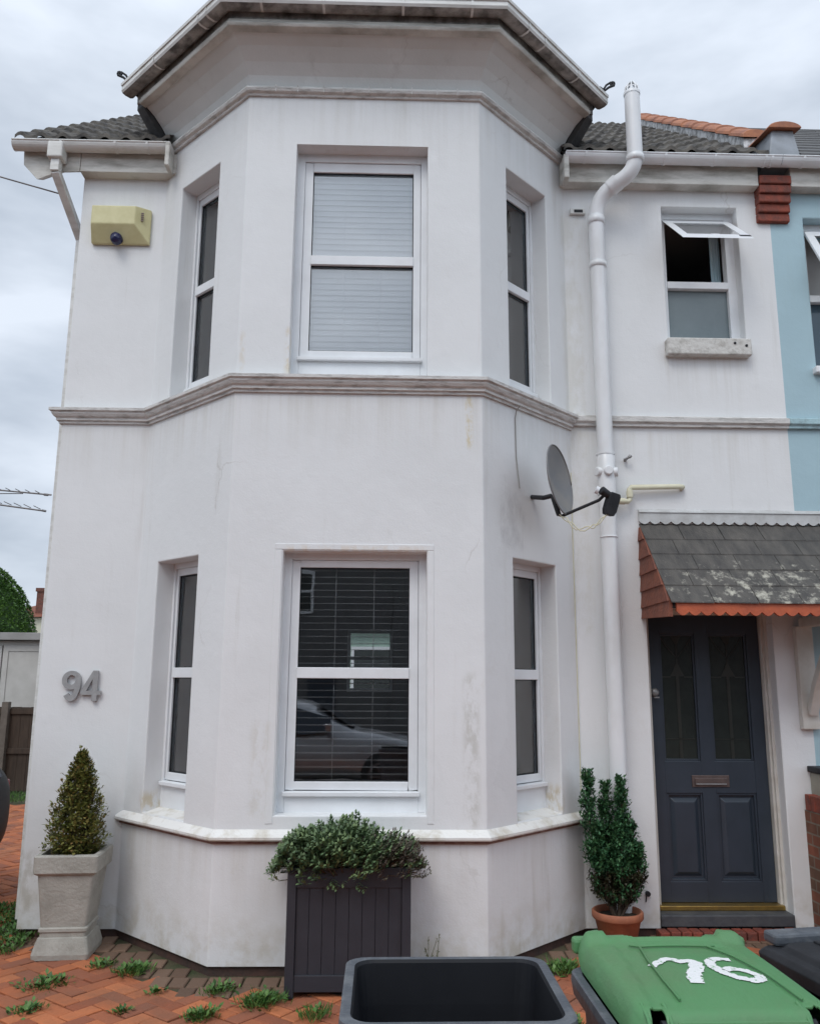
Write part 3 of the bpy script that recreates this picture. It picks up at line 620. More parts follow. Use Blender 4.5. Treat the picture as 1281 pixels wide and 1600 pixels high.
m = MB(); m.prism([(0, PZ0-.03), (-PY*.96, PZ1-.02), (-PY*.96, PZ1-.05), (0, PZ0-.06)], lambda u, d, z: (d, -u, z), CX0+.02, CX1); m.build('boarding', WOODF, can)
# tile-hung cheek
m = MB(); ys = lambda z: max(PY+.02, (z-PZ0)/cp)
zt = 2.09; k = 0
zz = [2.09, 2.20, 2.32, 2.44, 2.56, 2.70, 2.80]
for za, zb in zip(zz, zz[1:]):
    ya = ys(za) if za > 2.18 else PY+.02; yb = ys(zb)
    if za < 2.1:
        m.mesh([(CX0-.014, 0, za+.03), (CX0-.014, PY+.02, za-.0), (CX0-.002, min(0, yb), zb), (CX0-.002, 0, zb), (CX0+.02, 0, za+.03), (CX0+.02, PY+.02, za), (CX0+.02, yb, zb), (CX0+.02, 0, zb)],
               [(0, 1, 2, 3), (7, 6, 5, 4), (0, 4, 5, 1), (1, 5, 6, 2), (3, 2, 6, 7)])
    else:
        m.mesh([(CX0-.014, 0, za-.004), (CX0-.014, ya, za-.004), (CX0-.002, yb, zb), (CX0-.002, 0, zb), (CX0+.02, 0, za-.004), (CX0+.02, ya, za-.004), (CX0+.02, yb, zb), (CX0+.02, 0, zb)],
               [(0, 1, 2, 3), (7, 6, 5, 4), (0, 4, 5, 1), (1, 5, 6, 2), (3, 2, 6, 7)])
m.build('tiled_cheek', ORTILE, can)
def scallop(m, x0, x1, zt, zb, y0, y1, pitch, dep, cusp_down=False):
    n = max(1, round((x1-x0)/pitch)); p = (x1-x0)/n
    for i in range(n):
        xs = x0+i*p; pts = [(xs, zt)]
        arc = [(xs+p*k/8, zb-dep*sin(pi*k/8)) for k in range(9)]
        poly = [(xs, zt)]+arc+[(xs+p, zt)]
        m.prism(poly, lambda u, d, z: (u, d, z), y0, y1)
m = MB(); scallop(m, CX0+.04, CX1, PZ1-.006, PZ1-.072, PY-.004, PY+.018, .0805, .026); m.build('scalloped_fascia', ORANGE, can)
m = MB(); scallop(m, CX0+.0, CX1, PZ0+.095, PZ0+.018, -.022, -.004, .0805, .022); m.mesh([(CX0, -.03, PZ0+.085), (CX1, -.03, PZ0+.085), (CX1, 0, PZ0+.115), (CX0, 0, PZ0+.115)], [(0, 1, 2, 3)]); m.build('lead_flashing', LEAD, can)
m = MB(); bx0, bx1 = 2.99, 3.075
m.box(bx0-.025, bx1+.015, -.055, 0, 1.335, 2.07); m.box(bx0, bx1, -.58, -.05, 2.06, 2.13)
st = [(-.055, 1.48), (-.15, 1.66), (-.30, 1.86), (-.52, 2.06)]
for (ya, za), (yb, zb) in zip(st, st[1:]):
    m.mesh([(x, y, z) for x in (bx0+.01, bx1-.01) for (y, z) in ((ya, za), (yb, zb), (yb-.035, zb-.05), (ya-.035, za-.05))], [(0, 1, 2, 3), (7, 6, 5, 4), (0, 4, 5, 1), (1, 5, 6, 2), (2, 6, 7, 3), (3, 7, 4, 0)])
m.build('canopy_bracket', DFRAME, can, bevel=.006)

# ---- eaves, fascia, gutters
m = MB(); m.box(-2.50, -1.74, -.10, .02, 5.615, 5.785); m.build('fascia', FASC, H, bevel=.005).location = (0, 0, 0)
m = MB()   # boxed verge end, hanging beyond the corner, and the barge board running up from it
vp = [(-2.954, 5.80), (-2.944, 5.66), (-2.827, 5.533), (-2.662, 5.605), (-2.502, 5.613), (-2.502, 5.80)]
m.loft([[(x, -.103, z) for x, z in vp], [(x, .0, z+.06) for x, z in vp]])
m.mesh([(x, y, z) for x in (-2.93, -2.90) for y, z in ((.001, 5.66), (3.2, 5.66+3.2*.81), (3.2, 5.86+3.2*.81), (.001, 5.86))], [(0, 1, 2, 3), (7, 6, 5, 4), (0, 4, 5, 1), (1, 5, 6, 2), (2, 6, 7, 3), (3, 7, 4, 0)])
m.build('verge_box', FASC, H, bevel=.004)
m = MB(); m.box(-1.80, -1.765, -.235, -.09, 5.60, 5.80); m.build('stop_end', FASC, H, bevel=.006)
m = MB(); m.box(1.335, 2.946, -.10, .02, 5.612, 5.785); m.build('fascia', FASC, H, bevel=.005)
def gut_prof(r=.058, n=10, th=.004):
    o = [(-r*cos(pi*k/n), -r*sin(pi*k/n)) for k in range(n+1)]
    i = [(-(r-th)*cos(pi*k/n), -(r-th)*sin(pi*k/n)) for k in range(n, -1, -1)]
    return o+i
def gutter_run(m, x0, x1, y, z, r=.058, ends=(1, 1), brackets=()):
    pr = gut_prof(r)
    m.loft([[(x, y+a, z+b) for a, b in pr] for x in (x0, x1)])
    m.tube([(x0, y-r, z), (x1, y-r, z)], .007, 8)
    for e, x in zip(ends, (x0, x1)):
        if e: m.loft([[(xx, y-r*1.02*cos(pi*k/10), z-r*1.02*sin(pi*k/10)) for k in range(11)] for xx in (x-.004, x+.006)])
    for x in brackets:
        m.loft([[(xx, y-(r+.005)*cos(pi*k/10), z-(r+.005)*sin(pi*k/10)) for k in range(11)] for xx in (x-.009, x+.009)])
GY = -.163; GZ1 = 5.806
m = MB(); gutter_run(m, -3.0, -1.77, GY, GZ1, brackets=(-2.62, -2.2, -1.95)); gl_ = m.build('gutter', UPVCD, H)
m = MB(); m.box(-2.72, -2.60, GY-.062, GY+.05, 5.66, 5.80); gl2 = m.build('outlet', UPVCD, gl_, bevel=.012)
m = MB(); gutter_run(m, 1.36, 3.10, GY, GZ1, brackets=(1.52, 2.16, 2.56, 2.97, 3.02), ends=(1, 0)); gr_ = m.build('gutter', UPVC, H)
m = MB(); m.box(1.34, 1.382, -.21, -.08, 5.58, 5.79); m.build('stop_end', FASC, gr_, bevel=.008)
# bay gutter: swept round, with dirty underside
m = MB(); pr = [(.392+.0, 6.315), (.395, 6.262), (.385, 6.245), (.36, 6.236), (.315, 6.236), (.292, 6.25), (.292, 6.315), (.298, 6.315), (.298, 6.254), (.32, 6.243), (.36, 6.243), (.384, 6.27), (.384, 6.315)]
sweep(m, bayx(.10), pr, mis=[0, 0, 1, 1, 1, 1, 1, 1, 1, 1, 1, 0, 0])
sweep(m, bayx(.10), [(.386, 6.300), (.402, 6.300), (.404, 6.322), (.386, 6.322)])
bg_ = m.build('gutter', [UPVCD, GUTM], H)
def bayring(u, seg, m):   # bracket bands on each run
    T = {0: T_bl, 1: T_bf, 2: T_br}[seg]
    for k in range(len(pr[:7])-1):
        (o0, z0_), (o1, z1_) = pr[k], pr[k+1]
        m.mesh([T(u-.009, -o0-.004, z0_-.003), T(u+.009, -o0-.004, z0_-.003), T(u+.009, -o1-.004, z1_-.004), T(u-.009, -o1-.004, z1_-.004)], [(0, 1, 2, 3)])
for seg, us in ((0, (.38, .98, 1.08)), (1, (.12, .55, 1.1, 1.58)), (2, (.1, .3, .75))):
    for u in us: m = MB(); bayring(u, seg, m); m.build('gutter_bracket', UPVCD, bg_, weld='keep')
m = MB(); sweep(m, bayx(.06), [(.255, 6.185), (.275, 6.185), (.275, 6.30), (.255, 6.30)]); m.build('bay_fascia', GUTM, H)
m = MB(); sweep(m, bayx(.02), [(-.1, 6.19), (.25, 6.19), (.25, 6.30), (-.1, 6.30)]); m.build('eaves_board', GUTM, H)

# ---- roofs
PT = R(39); tp = math.tan(PT)
def pantiles(m, x0, x1, ye, ze, ridge_y, wave=.165, amp=.030, course=.30, tp=tp):
    nx = int((x1-x0)/wave*8); L_ = (ridge_y-ye); nc = int(L_/ (course*cos(PT)))+1; cy = course*cos(PT)
    for c in range(nc):
        ya = ye+c*cy; yb = min(ya+cy, ridge_y)
        rows_ = [(ya, .024), (ya, .030), (yb, .0)]
        vs = []
        for (y, lift) in rows_:
            for i in range(nx+1):
                x = x0+(x1-x0)*i/nx; ph = (x-x0)/wave*2*pi
                wv = amp*(max(0, sin(ph))**.8 if sin(ph) > 0 else -.25*abs(sin(ph))**.8)
                z = ze+(y-ye)*tp+wv+(lift if lift != .024 else -.004)
                vs.append((x, y, z+(.0 if lift == .024 else 0)))
        fs = [(r*(nx+1)+i, r*(nx+1)+i+1, (r+1)*(nx+1)+i+1, (r+1)*(nx+1)+i) for r in range(2) for i in range(nx)]
        m.mesh(vs, fs)
ZE = 5.83; YE = -.20
m = MB(); pantiles(m, -2.99, -1.78, YE, ZE, 3.2); pantiles(m, -1.78, 1.345, .06, ZE+.26*tp, 3.2); pantiles(m, 1.345, 3.0, YE, ZE, 3.2)
m.face([(-2.99, 3.2, ZE+3.4*tp), (3.0, 3.2, ZE+3.4*tp), (3.0, 6.8, 5.7), (-2.99, 6.8, 5.7)])
for xa_, xb_, y_ in ((-2.98, -1.78, -.18), (-1.78, 1.345, .08), (1.345, 3.0, -.18)): m.face([(xa_, y_, ZE-.03+(y_-YE)*tp), (xb_, y_, ZE-.03+(y_-YE)*tp), (xb_, 3.2, ZE-.03+3.4*tp), (xa_, 3.2, ZE-.03+3.4*tp)])
roof = m.build('roof', TILE, H, weld='keep')
m = MB(); ez = 6.33
def off(o): return [(Xa+eL.x*.2-.7071*0, 0)]
bp_ = [T_bl(-.25, -.33, ez), T_bl(LB, -.33, ez), T_bf(0, -.33, ez)]
cornerL = (Xb-.36*.414, -D-.36, ez); cornerR = (Xc+.36*.414, -D-.36, ez)
endL = T_bl(-.10, -.36, ez); endR = T_br(RB+.10, -.36, ez); apex = (-.22, 1.6, 8.2)
for tri in ((endL, cornerL, apex), (cornerL, cornerR, apex), (cornerR, endR, apex)): m.face(tri)
m.face([endL, apex, (endL[0]+.1, .9, ez+.3)]); m.face([endR, (endR[0]-.1, .9, ez+.3), apex])
m.build('bay_roof', TILE, H)
# flashing in the dark corners where bay eaves meet the main roof
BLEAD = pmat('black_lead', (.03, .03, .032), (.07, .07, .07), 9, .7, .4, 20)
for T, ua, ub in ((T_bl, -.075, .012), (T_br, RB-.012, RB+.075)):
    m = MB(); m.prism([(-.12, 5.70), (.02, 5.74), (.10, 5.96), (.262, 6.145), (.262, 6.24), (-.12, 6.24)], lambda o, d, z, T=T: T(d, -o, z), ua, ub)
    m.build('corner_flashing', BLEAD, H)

# party parapet between the houses, its kneeler and red corbel
PX0, PX1 = 3.0, 3.28
pw = thing('party_parapet', 'orange capped party wall parapet running up between the two roofs', 'parapet', (3.14, 0, 5.5))
m = MB(); y0p = .28; zr = lambda y: ZE+(y-YE)*tp
m.mesh([(x, y, z) for x in (PX0+.03-3.14, PX1-.03-3.14) for y, z in ((y0p, zr(y0p)-.2-5.5), (y0p, zr(y0p)+.10-5.5), (3.2, zr(3.2)+.10-5.5), (3.2, zr(3.2)-.3-5.5))], [(0, 1, 2, 3), (7, 6, 5, 4), (0, 4, 5, 1), (1, 5, 6, 2), (2, 6, 7, 3), (3, 7, 4, 0)])
m.build('flashed_side', pmat('lead_and_mortar', (.62, .63, .64), (.22, .22, .22), 16, .7, .8, 30, lo=.42, hi=.62), pw)
m = MB(); y = y0p-.02
while y < 3.2:
    yb = y+.30; n = 8
    for (o, zz_) in ((0, 0),):
        r1, r2 = .125, .118
        A = [(r1*cos(pi*k/n), y, zr(y)+.10-5.5+r1*.62*sin(pi*k/n)+.015) for k in range(n+1)]; B = [(r2*cos(pi*k/n), yb, zr(yb)+.10-5.5+r2*.62*sin(pi*k/n)) for k in range(n+1)]
        m.loft([A, B], sm=False)
    y = yb-.02
m.build('coping_tile', TCOP, pw)
m = MB(); kz0, kz1 = 5.80, 6.07
m.loft([[(-.14, -.20, kz0-5.5), (.12, -.20, kz0-5.5), (.12, .3, kz0-5.5), (-.14, .3, kz0-5.5)], [(-.085, -.17, kz1-5.5), (.09, -.17, kz1-5.5), (.09, .35, kz1+.12-5.5), (-.085, .35, kz1+.12-5.5)]])
m.build('kneeler', pmat('grey_lead_kneeler', (.33, .36, .40), (.24, .26, .28), 6, .6, .4, 20), pw, bevel=.01)
m = MB(); n = 10
A = [(.135*cos(pi*k/n)+.003, -.22, kz1-.01-5.5+.06*sin(pi*k/n)) for k in range(n+1)]; B = [(.13*cos(pi*k/n)+.0, .36, kz1+.11-5.5+.06*sin(pi*k/n)) for k in range(n+1)]
m.loft([A, B]); 
A = [(-.165-.02, -.2, kz1-.03-5.5), (-.12, -.2, kz1+.03-5.5), (-.12, .5, kz1+.16-5.5), (-.165-.02, .5, kz1+.0-5.5)]
m.build('kneeler_cap', TCOP, pw, bevel=.006)
m = MB()   # corbel: stepped red bricks under the gutter
for i, (za, zb, pj) in enumerate(((5.335, 5.405, .04), (5.408, 5.478, .06), (5.481, 5.551, .085), (5.554, 5.624, .105), (5.627, 5.70, .12))):
    m.box(2.948-3.14, 3.208-3.14, -pj, .01, za-5.5, zb-5.5)
m.build('corbel', REDBR, pw, bevel=.008)

# ------------------------------------------------------------------ the neighbouring house
NB = thing('blue_house', 'pale blue rendered house attached on the right', 'house', (XR, 0, 0))
m = MB(); T_n = panel(m, (0, 0), (4.2, 0), (0, -1), 0, 5.70, [(.275, 1.15, 4.10, 5.39, .15), (1.3, 2.2, 0, 2.2, .2)])
m.face([(4.2, 0, 0), (4.2, 6.5, 0), (4.2, 6.5, 5.70), (4.2, 0, 5.70)])
nbw = m.build('wall', TEAL, NB, bevel=.01, weld=True)
m = MB(); sweep(m, [(0.002, 0), (4.2, 0)], [(-.02, 3.590), (.03, 3.590), (.03, 3.608), (.05, 3.622), (.05, 3.660), (0, 3.682), (-.02, 3.682)]); m.build('string_course', pmat('blue_moulding', (.36, .52, .56), (.12, .15, .16), 12, .7, .4, 50, lo=.42, hi=.75), NB)
nw = top_open_window(T_n, .275, 1.15, 4.10, 5.39, NB, 4.70, ang=30, lowmat=pmat('blue_dark_glass', (.045, .075, .10), (.05, .085, .115), 2, .08))
m = MB(); m.box(.24, 1.18, -.06, .02, 4.04, 4.095, T=T_n); m.build('window_sill', UPVC, NB, bevel=.008)
m = MB(); m.box(.275, 1.15, .22, 1.5, 4.0, 5.45, T=T_n); nr = m.build('room', INT, NB)
m = MB(); m.box(1.3, 2.2, .17, .22, 0, 2.2, T=T_n); m.build('door', DOORM, NB)
m = MB(); m.box(.15, 4.2, -.10, .02, 5.612, 5.785); m.build('fascia', FASC, NB, bevel=.005)
m = MB(); gutter_run(m, .045, 4.2, GY, GZ1, brackets=(.22, .9, 1.6), ends=(0, 1)); m.build('gutter', UPVC, NB)
m = MB(); rows = 12
for i in range(rows):
    ya = YE+i*.29; za = ZE+(ya-YE)*tp
    x = .2-(.15 if i % 2 else 0)
    while x < 4.4:
        a, b = max(.2, x), min(4.4, x+.295); yb = ya+.30; zb = ZE+(yb-YE)*tp
        if b > a+.02: m.mesh([(a, ya, za+.014), (b, ya, za+.014), (b, yb, zb), (a, yb, zb), (a, ya, za), (b, ya, za)], [(0, 1, 2, 3), (4, 5, 1, 0)])
        x += .30
m.face([(.2, 3.2, ZE+3.4*tp), (4.4, 3.2, ZE+3.4*tp), (4.4, 6.8, 5.7), (.2, 6.8, 5.7)])
m.build('roof', SLATE, NB, weld='keep')

# ------------------------------------------------------------------ things fixed to the house
# soil and vent pipe
sp = thing('soil_pipe', 'tall white soil pipe with a bend at the gutter, beside the bay', 'pipe', (1.606, -.1, GZ))
def LP(x, y, z): return (x-1.606, y+.1, z-GZ)
m = MB(); r = .060
def arc_pts(A, B, C, n=7):
    A, B, C = Vector(A), Vector(B), Vector(C)
    return [tuple((1-t)**2*A+2*t*(1-t)*B+t*t*C) for t in [i/n for i in range(n+1)]]
low = (1.606, -.1, GZ); bend0 = (1.606, -.1, 5.27); 
path = [low, (1.606, -.1, 3.4)]+arc_pts(bend0, (1.606, -.11, 5.45), (1.71, -.18, 5.51), 6)
path += arc_pts((1.765, -.22, 5.54), (1.882, -.295, 5.58), (1.882, -.300, 5.72), 6)
path += [(1.882, -.300, 6.255)]
m.tube([LP(*p) for p in path], r, 24)
m.build('pipe', PIPE, sp)
m = MB()
for (x, y, z, rr_, h) in ((1.606, -.1, 5.235, .068, .07), (1.606, -.1, 4.86, .067, .05), (1.606, -.1, 2.70, .066, .015)):
    m.lathe([(rr_-.012, 0), (rr_, .004), (rr_, h-.004), (rr_-.012, h)], LP(x, y, z), 24); m.build('collar', PIPE, sp); m = MB()
m.lathe([(.058, 0), (.069, .006), (.069, .05), (.058, .058)], LP(1.882, -.300, 5.665), 24); m.build('collar', PIPE, sp)
d = Vector((.09, -.11, .04)).normalized()
m = MB(); m.tube([LP(1.71, -.18, 5.507), LP(1.765, -.22, 5.545)], .067, 20); m.build('collar', PIPE, sp)
m = MB(); m.lathe([(.066, 0), (.066, .30), (.060, .31)], LP(1.606, -.1, 3.03), 24)     # access fitting
m.lathe([(.070, 0), (.070, .018)], LP(1.606, -.1, 3.335), 24)
for ang in (-90, 200, -20):
    a = R(ang); c = Vector(LP(1.606, -.1, 3.20)); dv = Vector((cos(a), sin(a), 0))
    m.tube([c+dv*.05, c+dv*.085, c+dv*.088], [.036, .036, .028], 16)
m.build('access_fitting', PIPE, sp)
m = MB(); c = LP(1.882, -.300, 6.255); m.lathe([(.064, 0), (.066, .02), (.056, .03)], c, 20)
for k in range(10):
    a = 2*pi*k/10; m.tube([(c[0]+.054*cos(a), c[1]+.054*sin(a), c[2]+.02), (c[0]+.050*cos(a), c[1]+.050*sin(a), c[2]+.07), (c[0]+.022*cos(a), c[1]+.022*sin(a), c[2]+.115), (c[0], c[1], c[2]+.122)], .006, 6)
m.lathe([(.052, .055), (.054, .06), (.052, .065)], c, 20)
m.build('vent_cage', PIPE, sp)
# overflow pipe
m = MB(); p = [(1.66, -.09, 2.985), (1.772, -.065, 2.988), (1.785, -.06, 3.0), (1.787, -.06, 3.085), (1.80, -.055, 3.10), (2.17, -.045, 3.112), (2.20, -.03, 3.112), (2.205, .02, 3.112)]
m.tube(p, .020, 14); m.tube([(1.787, -.062, 3.02), (1.787, -.062, 3.07)], .025, 14); m.tube([(1.69, -.085, 2.9855), (1.74, -.075, 2.987)], .025, 14)
tag(m.build('overflow_pipe', CREAMP), 'thin cream overflow pipe stepping out of the white soil pipe', 'pipe')
m = MB(); m.tube([(1.76, -.035, 3.32), (1.80, -.05, 3.335)], .009, 8); m.tube([(1.78, .0, 3.325), (1.78, -.045, 3.325)], .012, 8); m.tube([(1.80, -.05, 3.335), (1.812, -.05, 3.35)], .013, 8)
tag(m.build('wall_clip', STEEL), 'small metal clip left on the wall above the overflow pipe', 'clip')
m = MB(); m.box(1.42, 1.54, -.03, 0, 5.375, 5.42); m.box(1.45, 1.52, -.034, -.03, 5.385, 5.41, 1)
tag(m.build('wall_vent', [UPVCD, BLACKP], bevel=.003), 'small vent slot under the right gutter beside the soil pipe', 'vent')
# left downpipe
dp = thing('downpipe', 'short white square downpipe running back to the left house corner', 'downpipe', (-2.66, -.165, 5.6))
m = MB()
def sq(m, A, B, w_):
    A, B = Vector(A), Vector(B); d = (B-A).normalized(); x = Vector((1, 0, 0)); x = (x-d*x.dot(d)).normalized(); y = d.cross(x)
    m.loft([[tuple(P+x*a*w_+y*b*w_) for a, b in ((-1, -1), (1, -1), (1, 1), (-1, 1))] for P in (A, B)])
sq(m, (0, 0, .06), (0, 0, -.04), .034); sq(m, (0, 0, -.03), (.085, .40, -.40), .032); sq(m, (.085, .40, -.38), (.085, .42, -5.6), .032)
m.build('pipe', UPVCD, dp, bevel=.006)
# intruder alarm box
al = thing('alarm_box', 'yellowed cream alarm box high on the wall left of the bay', 'alarm box', (-2.16, 0, 5.18))
m = MB(); m.loft([[(-.228, -.004, -.148), (.225, -.004, -.148), (.225, -.004, .148), (-.228, -.004, .148)], [(-.228, -.03, -.148), (.225, -.03, -.148), (.225, -.03, .148), (-.228, -.03, .148)], [(-.215, -.115, -.02), (.125, -.115, -.02), (.125, -.115, .135), (-.215, -.115, .135)]])
m.build('cover', CREAM, al, bevel=.008, seg=3)
m = MB(); m.lathe([(.046, 0), (.046, .03), (.036, .055), (0, .062)], n=22, T=lambda x, y, z: (x-.02, -.05-z, y-.125)); m.lathe([(.012, 0), (.010, .03)], (-.03, -.07, -.09), 10); m.build('strobe_lens', pmat('dark_blue_lens', (.012, .014, .06), (.016, .018, .07), 9, .25), al)
m = MB()
for k in range(5): m.box(.165, .185, -.087, -.08, .02+k*.016, .028+k*.016)
m.build('sounder_slot', BRONZE, al)
# house number
hn = thing('house_number', 'grey metal number 94 fixed to the wall left of the bay', 'house number', (-2.18, 0, 1.61))
def digit9():
    m = MB(); n = 28; P = lambda u, d, z: (u, -.030+d, z)
    A = [(-.078+.066*cos(2*pi*k/n), .040+.066*sin(2*pi*k/n)) for k in range(n)]; B = [(-.078+.030*cos(2*pi*k/n), .042+.034*sin(2*pi*k/n)) for k in range(n)]
    for k in range(n):
        q = (k+1) % n
        m.loft([[P(*((lambda p: (p[0], 0, p[1]))(t))) for t in (A[k], A[q], B[q], B[k])], [P(t[0], .022, t[1]) for t in (A[k], A[q], B[q], B[k])]], cap0=True, cap1=True)
    path = [(.070*cos(R(a)) -.078-.006, .030+.128*sin(R(a))*1.0) for a in range(8, -125, -9)]
    path = [(-.078+.048*cos(R(a))+.001, .030+(.118 if a < 0 else .03)*sin(R(a))) for a in range(20, -131, -10)]
    L_, R2 = [], []
    for k, p in enumerate(path):
        a = Vector(path[max(0, k-1)]); b = Vector(path[min(len(path)-1, k+1)]); d = (b-a).normalized(); nv = Vector((-d.y, d.x))*.0185; L_.append(Vector(p)+nv); R2.append(Vector(p)-nv)
    for k in range(len(path)-1):
        q = [L_[k], L_[k+1], R2[k+1], R2[k]]; m.loft([[P(t[0], -.001, t[1]) for t in q], [P(t[0], .021, t[1]) for t in q]])
    return m
def digit4():
    m = MB(); P = lambda u, d, z: (u, -.030+d, z)
    ox = .068
    for q in ([(.004, .108), (.040, .108), (.040, -.104), (.004, -.104)], [(-.074, -.032), (.004, -.032), (.004, -.062), (-.074, -.062)], [(.040, -.032), (.066, -.032), (.066, -.062), (.040, -.062)], [(-.074, -.032), (-.036, -.032), (.004, .048), (.004, .108)]):
        m.loft([[P(u+ox, 0, z) for u, z in q], [P(u+ox, .022, z) for u, z in q]])
    return m
NUM = pmat('brushed_number_metal', (.40, .40, .40), (.33, .33, .33), 20, .4, 0, metal=.35)
for f_9, ch in ((digit9, '9'), (digit4, '4')):
    o = f_9().build('digit', NUM, hn); o['label'] = 'digit '+ch
# satellite dish on the right side of the bay
DC = Vector((1.125, -.62, 3.01))
sdn = thing('satellite_dish', 'grey satellite dish with black receiver arm on the right side of the bay', 'satellite dish', tuple(DC))
ax = Vector((.83, -.53, .12)).normalized()      # looks right, a little up and towards the street
xa = Vector((0, 0, 1)).cross(ax).normalized(); ya = ax.cross(xa)
def DT(x, y, z): return tuple(xa*x+ya*y+ax*z)
m = MB(); rw, rh = .215, .245; n = 40; K = 8
vs = []; vb = []
for i in range(K+1):
    q = i/K
    for k in range(n):
        t = 2*pi*k/n; vs.append(DT(rw*q*cos(t), rh*q*sin(t), .055*q*q-.03)); vb.append(DT(rw*q*cos(t), rh*q*sin(t), .055*q*q-.034))
fs = [(i*n+k, i*n+(k+1) % n, (i+1)*n+(k+1) % n, (i+1)*n+k) for i in range(K) for k in range(n)]
m.mesh(vs, fs, sm=True); m.mesh(vb, fs, sm=True)
m.tube([DT(rw*cos(2*pi*k/n), rh*sin(2*pi*k/n), .025) for k in range(n+1)], .005, 6)
m.build('reflector', DISH, sdn, weld='keep')
m = MB(); b0 = DT(0, -.10, -.05); wl = Vector((.985, -.33, 2.955))-DC
m.tube([b0, tuple(Vector(b0)-ax*.06), tuple(wl)], .017, 10); m.box(wl.x-.03, wl.x+.02, wl.y-.03, wl.y+.03, wl.z-.09, wl.z+.06); m.tube([DT(0, -.1, -.045), DT(0, -.245, -.02)], .018, 8)
m.build('mount', BLACKP, sdn, bevel=.004)
arm0 = Vector(DT(0, -.24, -.02)); lnb = Vector((1.455, -.72, 2.84))-DC
m = MB(); m.tube([arm0, arm0+Vector((.02, 0, -.01)), arm0.lerp(lnb, .8)+Vector((-.0, 0, .03)), lnb+Vector((-.03, 0, .05))], .011, 10); m.build('arm', BLACKP, sdn)
m = MB(); dd = Vector((-.30, .1, -1)).normalized(); q0 = lnb+Vector((.035, 0, .06)); sx = Vector((1, .3, -.3)).normalized(); sx = (sx-dd*sx.dot(dd)).normalized(); sy = dd.cross(sx)
m.loft([[tuple(q0+dd*t+sx*a*w_+sy*b*.03) for a, b in ((-1, -1), (1, -1), (1, 1), (-1, 1))] for t, w_ in ((0, .032), (.02, .042), (.12, .042), (.155, .030))])
m.tube([q0-sx*.02+dd*.03, q0-sx*.10+dd*.01], [.026, .03], 12)
m.build('receiver', BLACKP, sdn, bevel=.006)
m = MB(); m.tube([lnb+Vector((-.07, -.0, .075)), lnb+Vector((-.09, .0, .085))], .026, 12); m.build('feed_cap', UPVC, sdn)
m = MB(); rr = random.Random(5)
A = Vector(arm0); B = q0+dd*.15
for s_ in range(2):
    pts = []
    for i in range(15):
        t = i/14; p = A.lerp(B, t); p.z -= .10*sin(pi*t)+.018*sin(t*17+s_*2); p.x += .012*sin(t*13+s_); p.y -= .015; pts.append(p)
    m.tube(pts, .004, 6)
m.build('cable_loop', CREAMP, sdn)
m = MB(); m.tube([T_br(.345, -.065, 3.56), T_br(.36, -.02, 3.53), T_br(.365, -.006, 3.48), T_br(.37, -.005, 3.2), T_br(.40, -.008, 2.98)], .004, 6)
tag(m.build('cable', pmat('grey_cable', (.35, .34, .32), (.3, .29, .28), 9, .6)), 'thin cable hanging from the moulding down to the satellite dish', 'cable')
m = MB(); m.tube([(1.36, -.01, 3.22), (1.362, -.01, 3.0), (1.358, -.012, 2.8), (1.36, -.01, .9)], .0035, 6)
tag(m.build('cable', CREAMP), 'thin pale cable clipped down the inner corner right of the bay', 'cable')
# iron scrolls showing past the bay gutter
def scroll(loc, sx, label):
    m = MB(); pts = [(0, 0, 0), (.03*sx, 0, -.02), (.055*sx, 0, .02), (.09*sx, 0, .045)]
    sp_ = [(.105*sx+.022*(1-t/14)*cos(t*.75)*sx, 0, .03+.022*(1-t/14)*sin(t*.75)) for t in range(12)]
    m.tube(pts+sp_, .009, 8); m.tube([(.04*sx, 0, -.03), (.075*sx, 0, 0), (.12*sx, 0, .02)], .010, 8); m.tube([(0, 0, 0), (-.05*sx, .02, -.03)], .009, 8)
    o = m.build('iron_scroll', BLACKP); o.location = loc; tag(o, label, 'roof ornament', 'iron scrolls at the ends of the bay gutter'); return o
scroll((-2.09, -.25, 6.352), -1, 'black curled iron scroll at the left end of the bay gutter')
scroll((1.64, -.25, 6.365), 1, 'black curled iron scroll at the right end of the bay gutter')
# meter box next door
mb = thing('meter_box', 'cream meter box with black lid above the brick garden wall', 'meter box', (3.02, 0, .88))
m = MB(); m.box(-.012, .55, -.14, 0, 0, .155); m.build('box_body', pmat('beige_box', (.30, .29, .24), (.25, .24, .2), 7, .6), mb, bevel=.006)
m = MB(); m.box(-.03, .6, -.17, 0, .16, .20); m.build('lid', BLACKP, mb, bevel=.006)
# drain cover hole/ pipe stub by the door
m = MB(); m.tube([(1.80, .0, .225), (1.80, -.025, .225)], .017, 12); m.tube([(1.795, -.005, .22), (1.785, -.008, .17)], .004, 6)
tag(m.build('pipe_stub', BLACKP), 'black pipe stub low on the wall between the potted conifer and the door', 'pipe')

# ------------------------------------------------------------------ garden wall on the right
gw = thing('garden_wall', 'low red brick garden wall with a brick-on-edge top right of the door', 'wall', (2.95, 0, GZ))
m = MB(); m.box(0, .215, -1.6, .0, 0, .825); m.build('brickwork', BRICKY, gw)
m = MB(); y = -1.6; rr = random.Random(2)
while y < -.03:
    m.box(-.004+rr.uniform(-.003, .003), .219, y, y+.062, .828, .932+rr.uniform(-.003, .003)); y += .072
m.box(.004, .21, -1.59, -.01, .82, .92, 1)
m.build('soldier_course', [REDBR, pmat('mortar', (.2, .17, .13), (.25, .21, .16), 20, .9)], gw, bevel=.004)

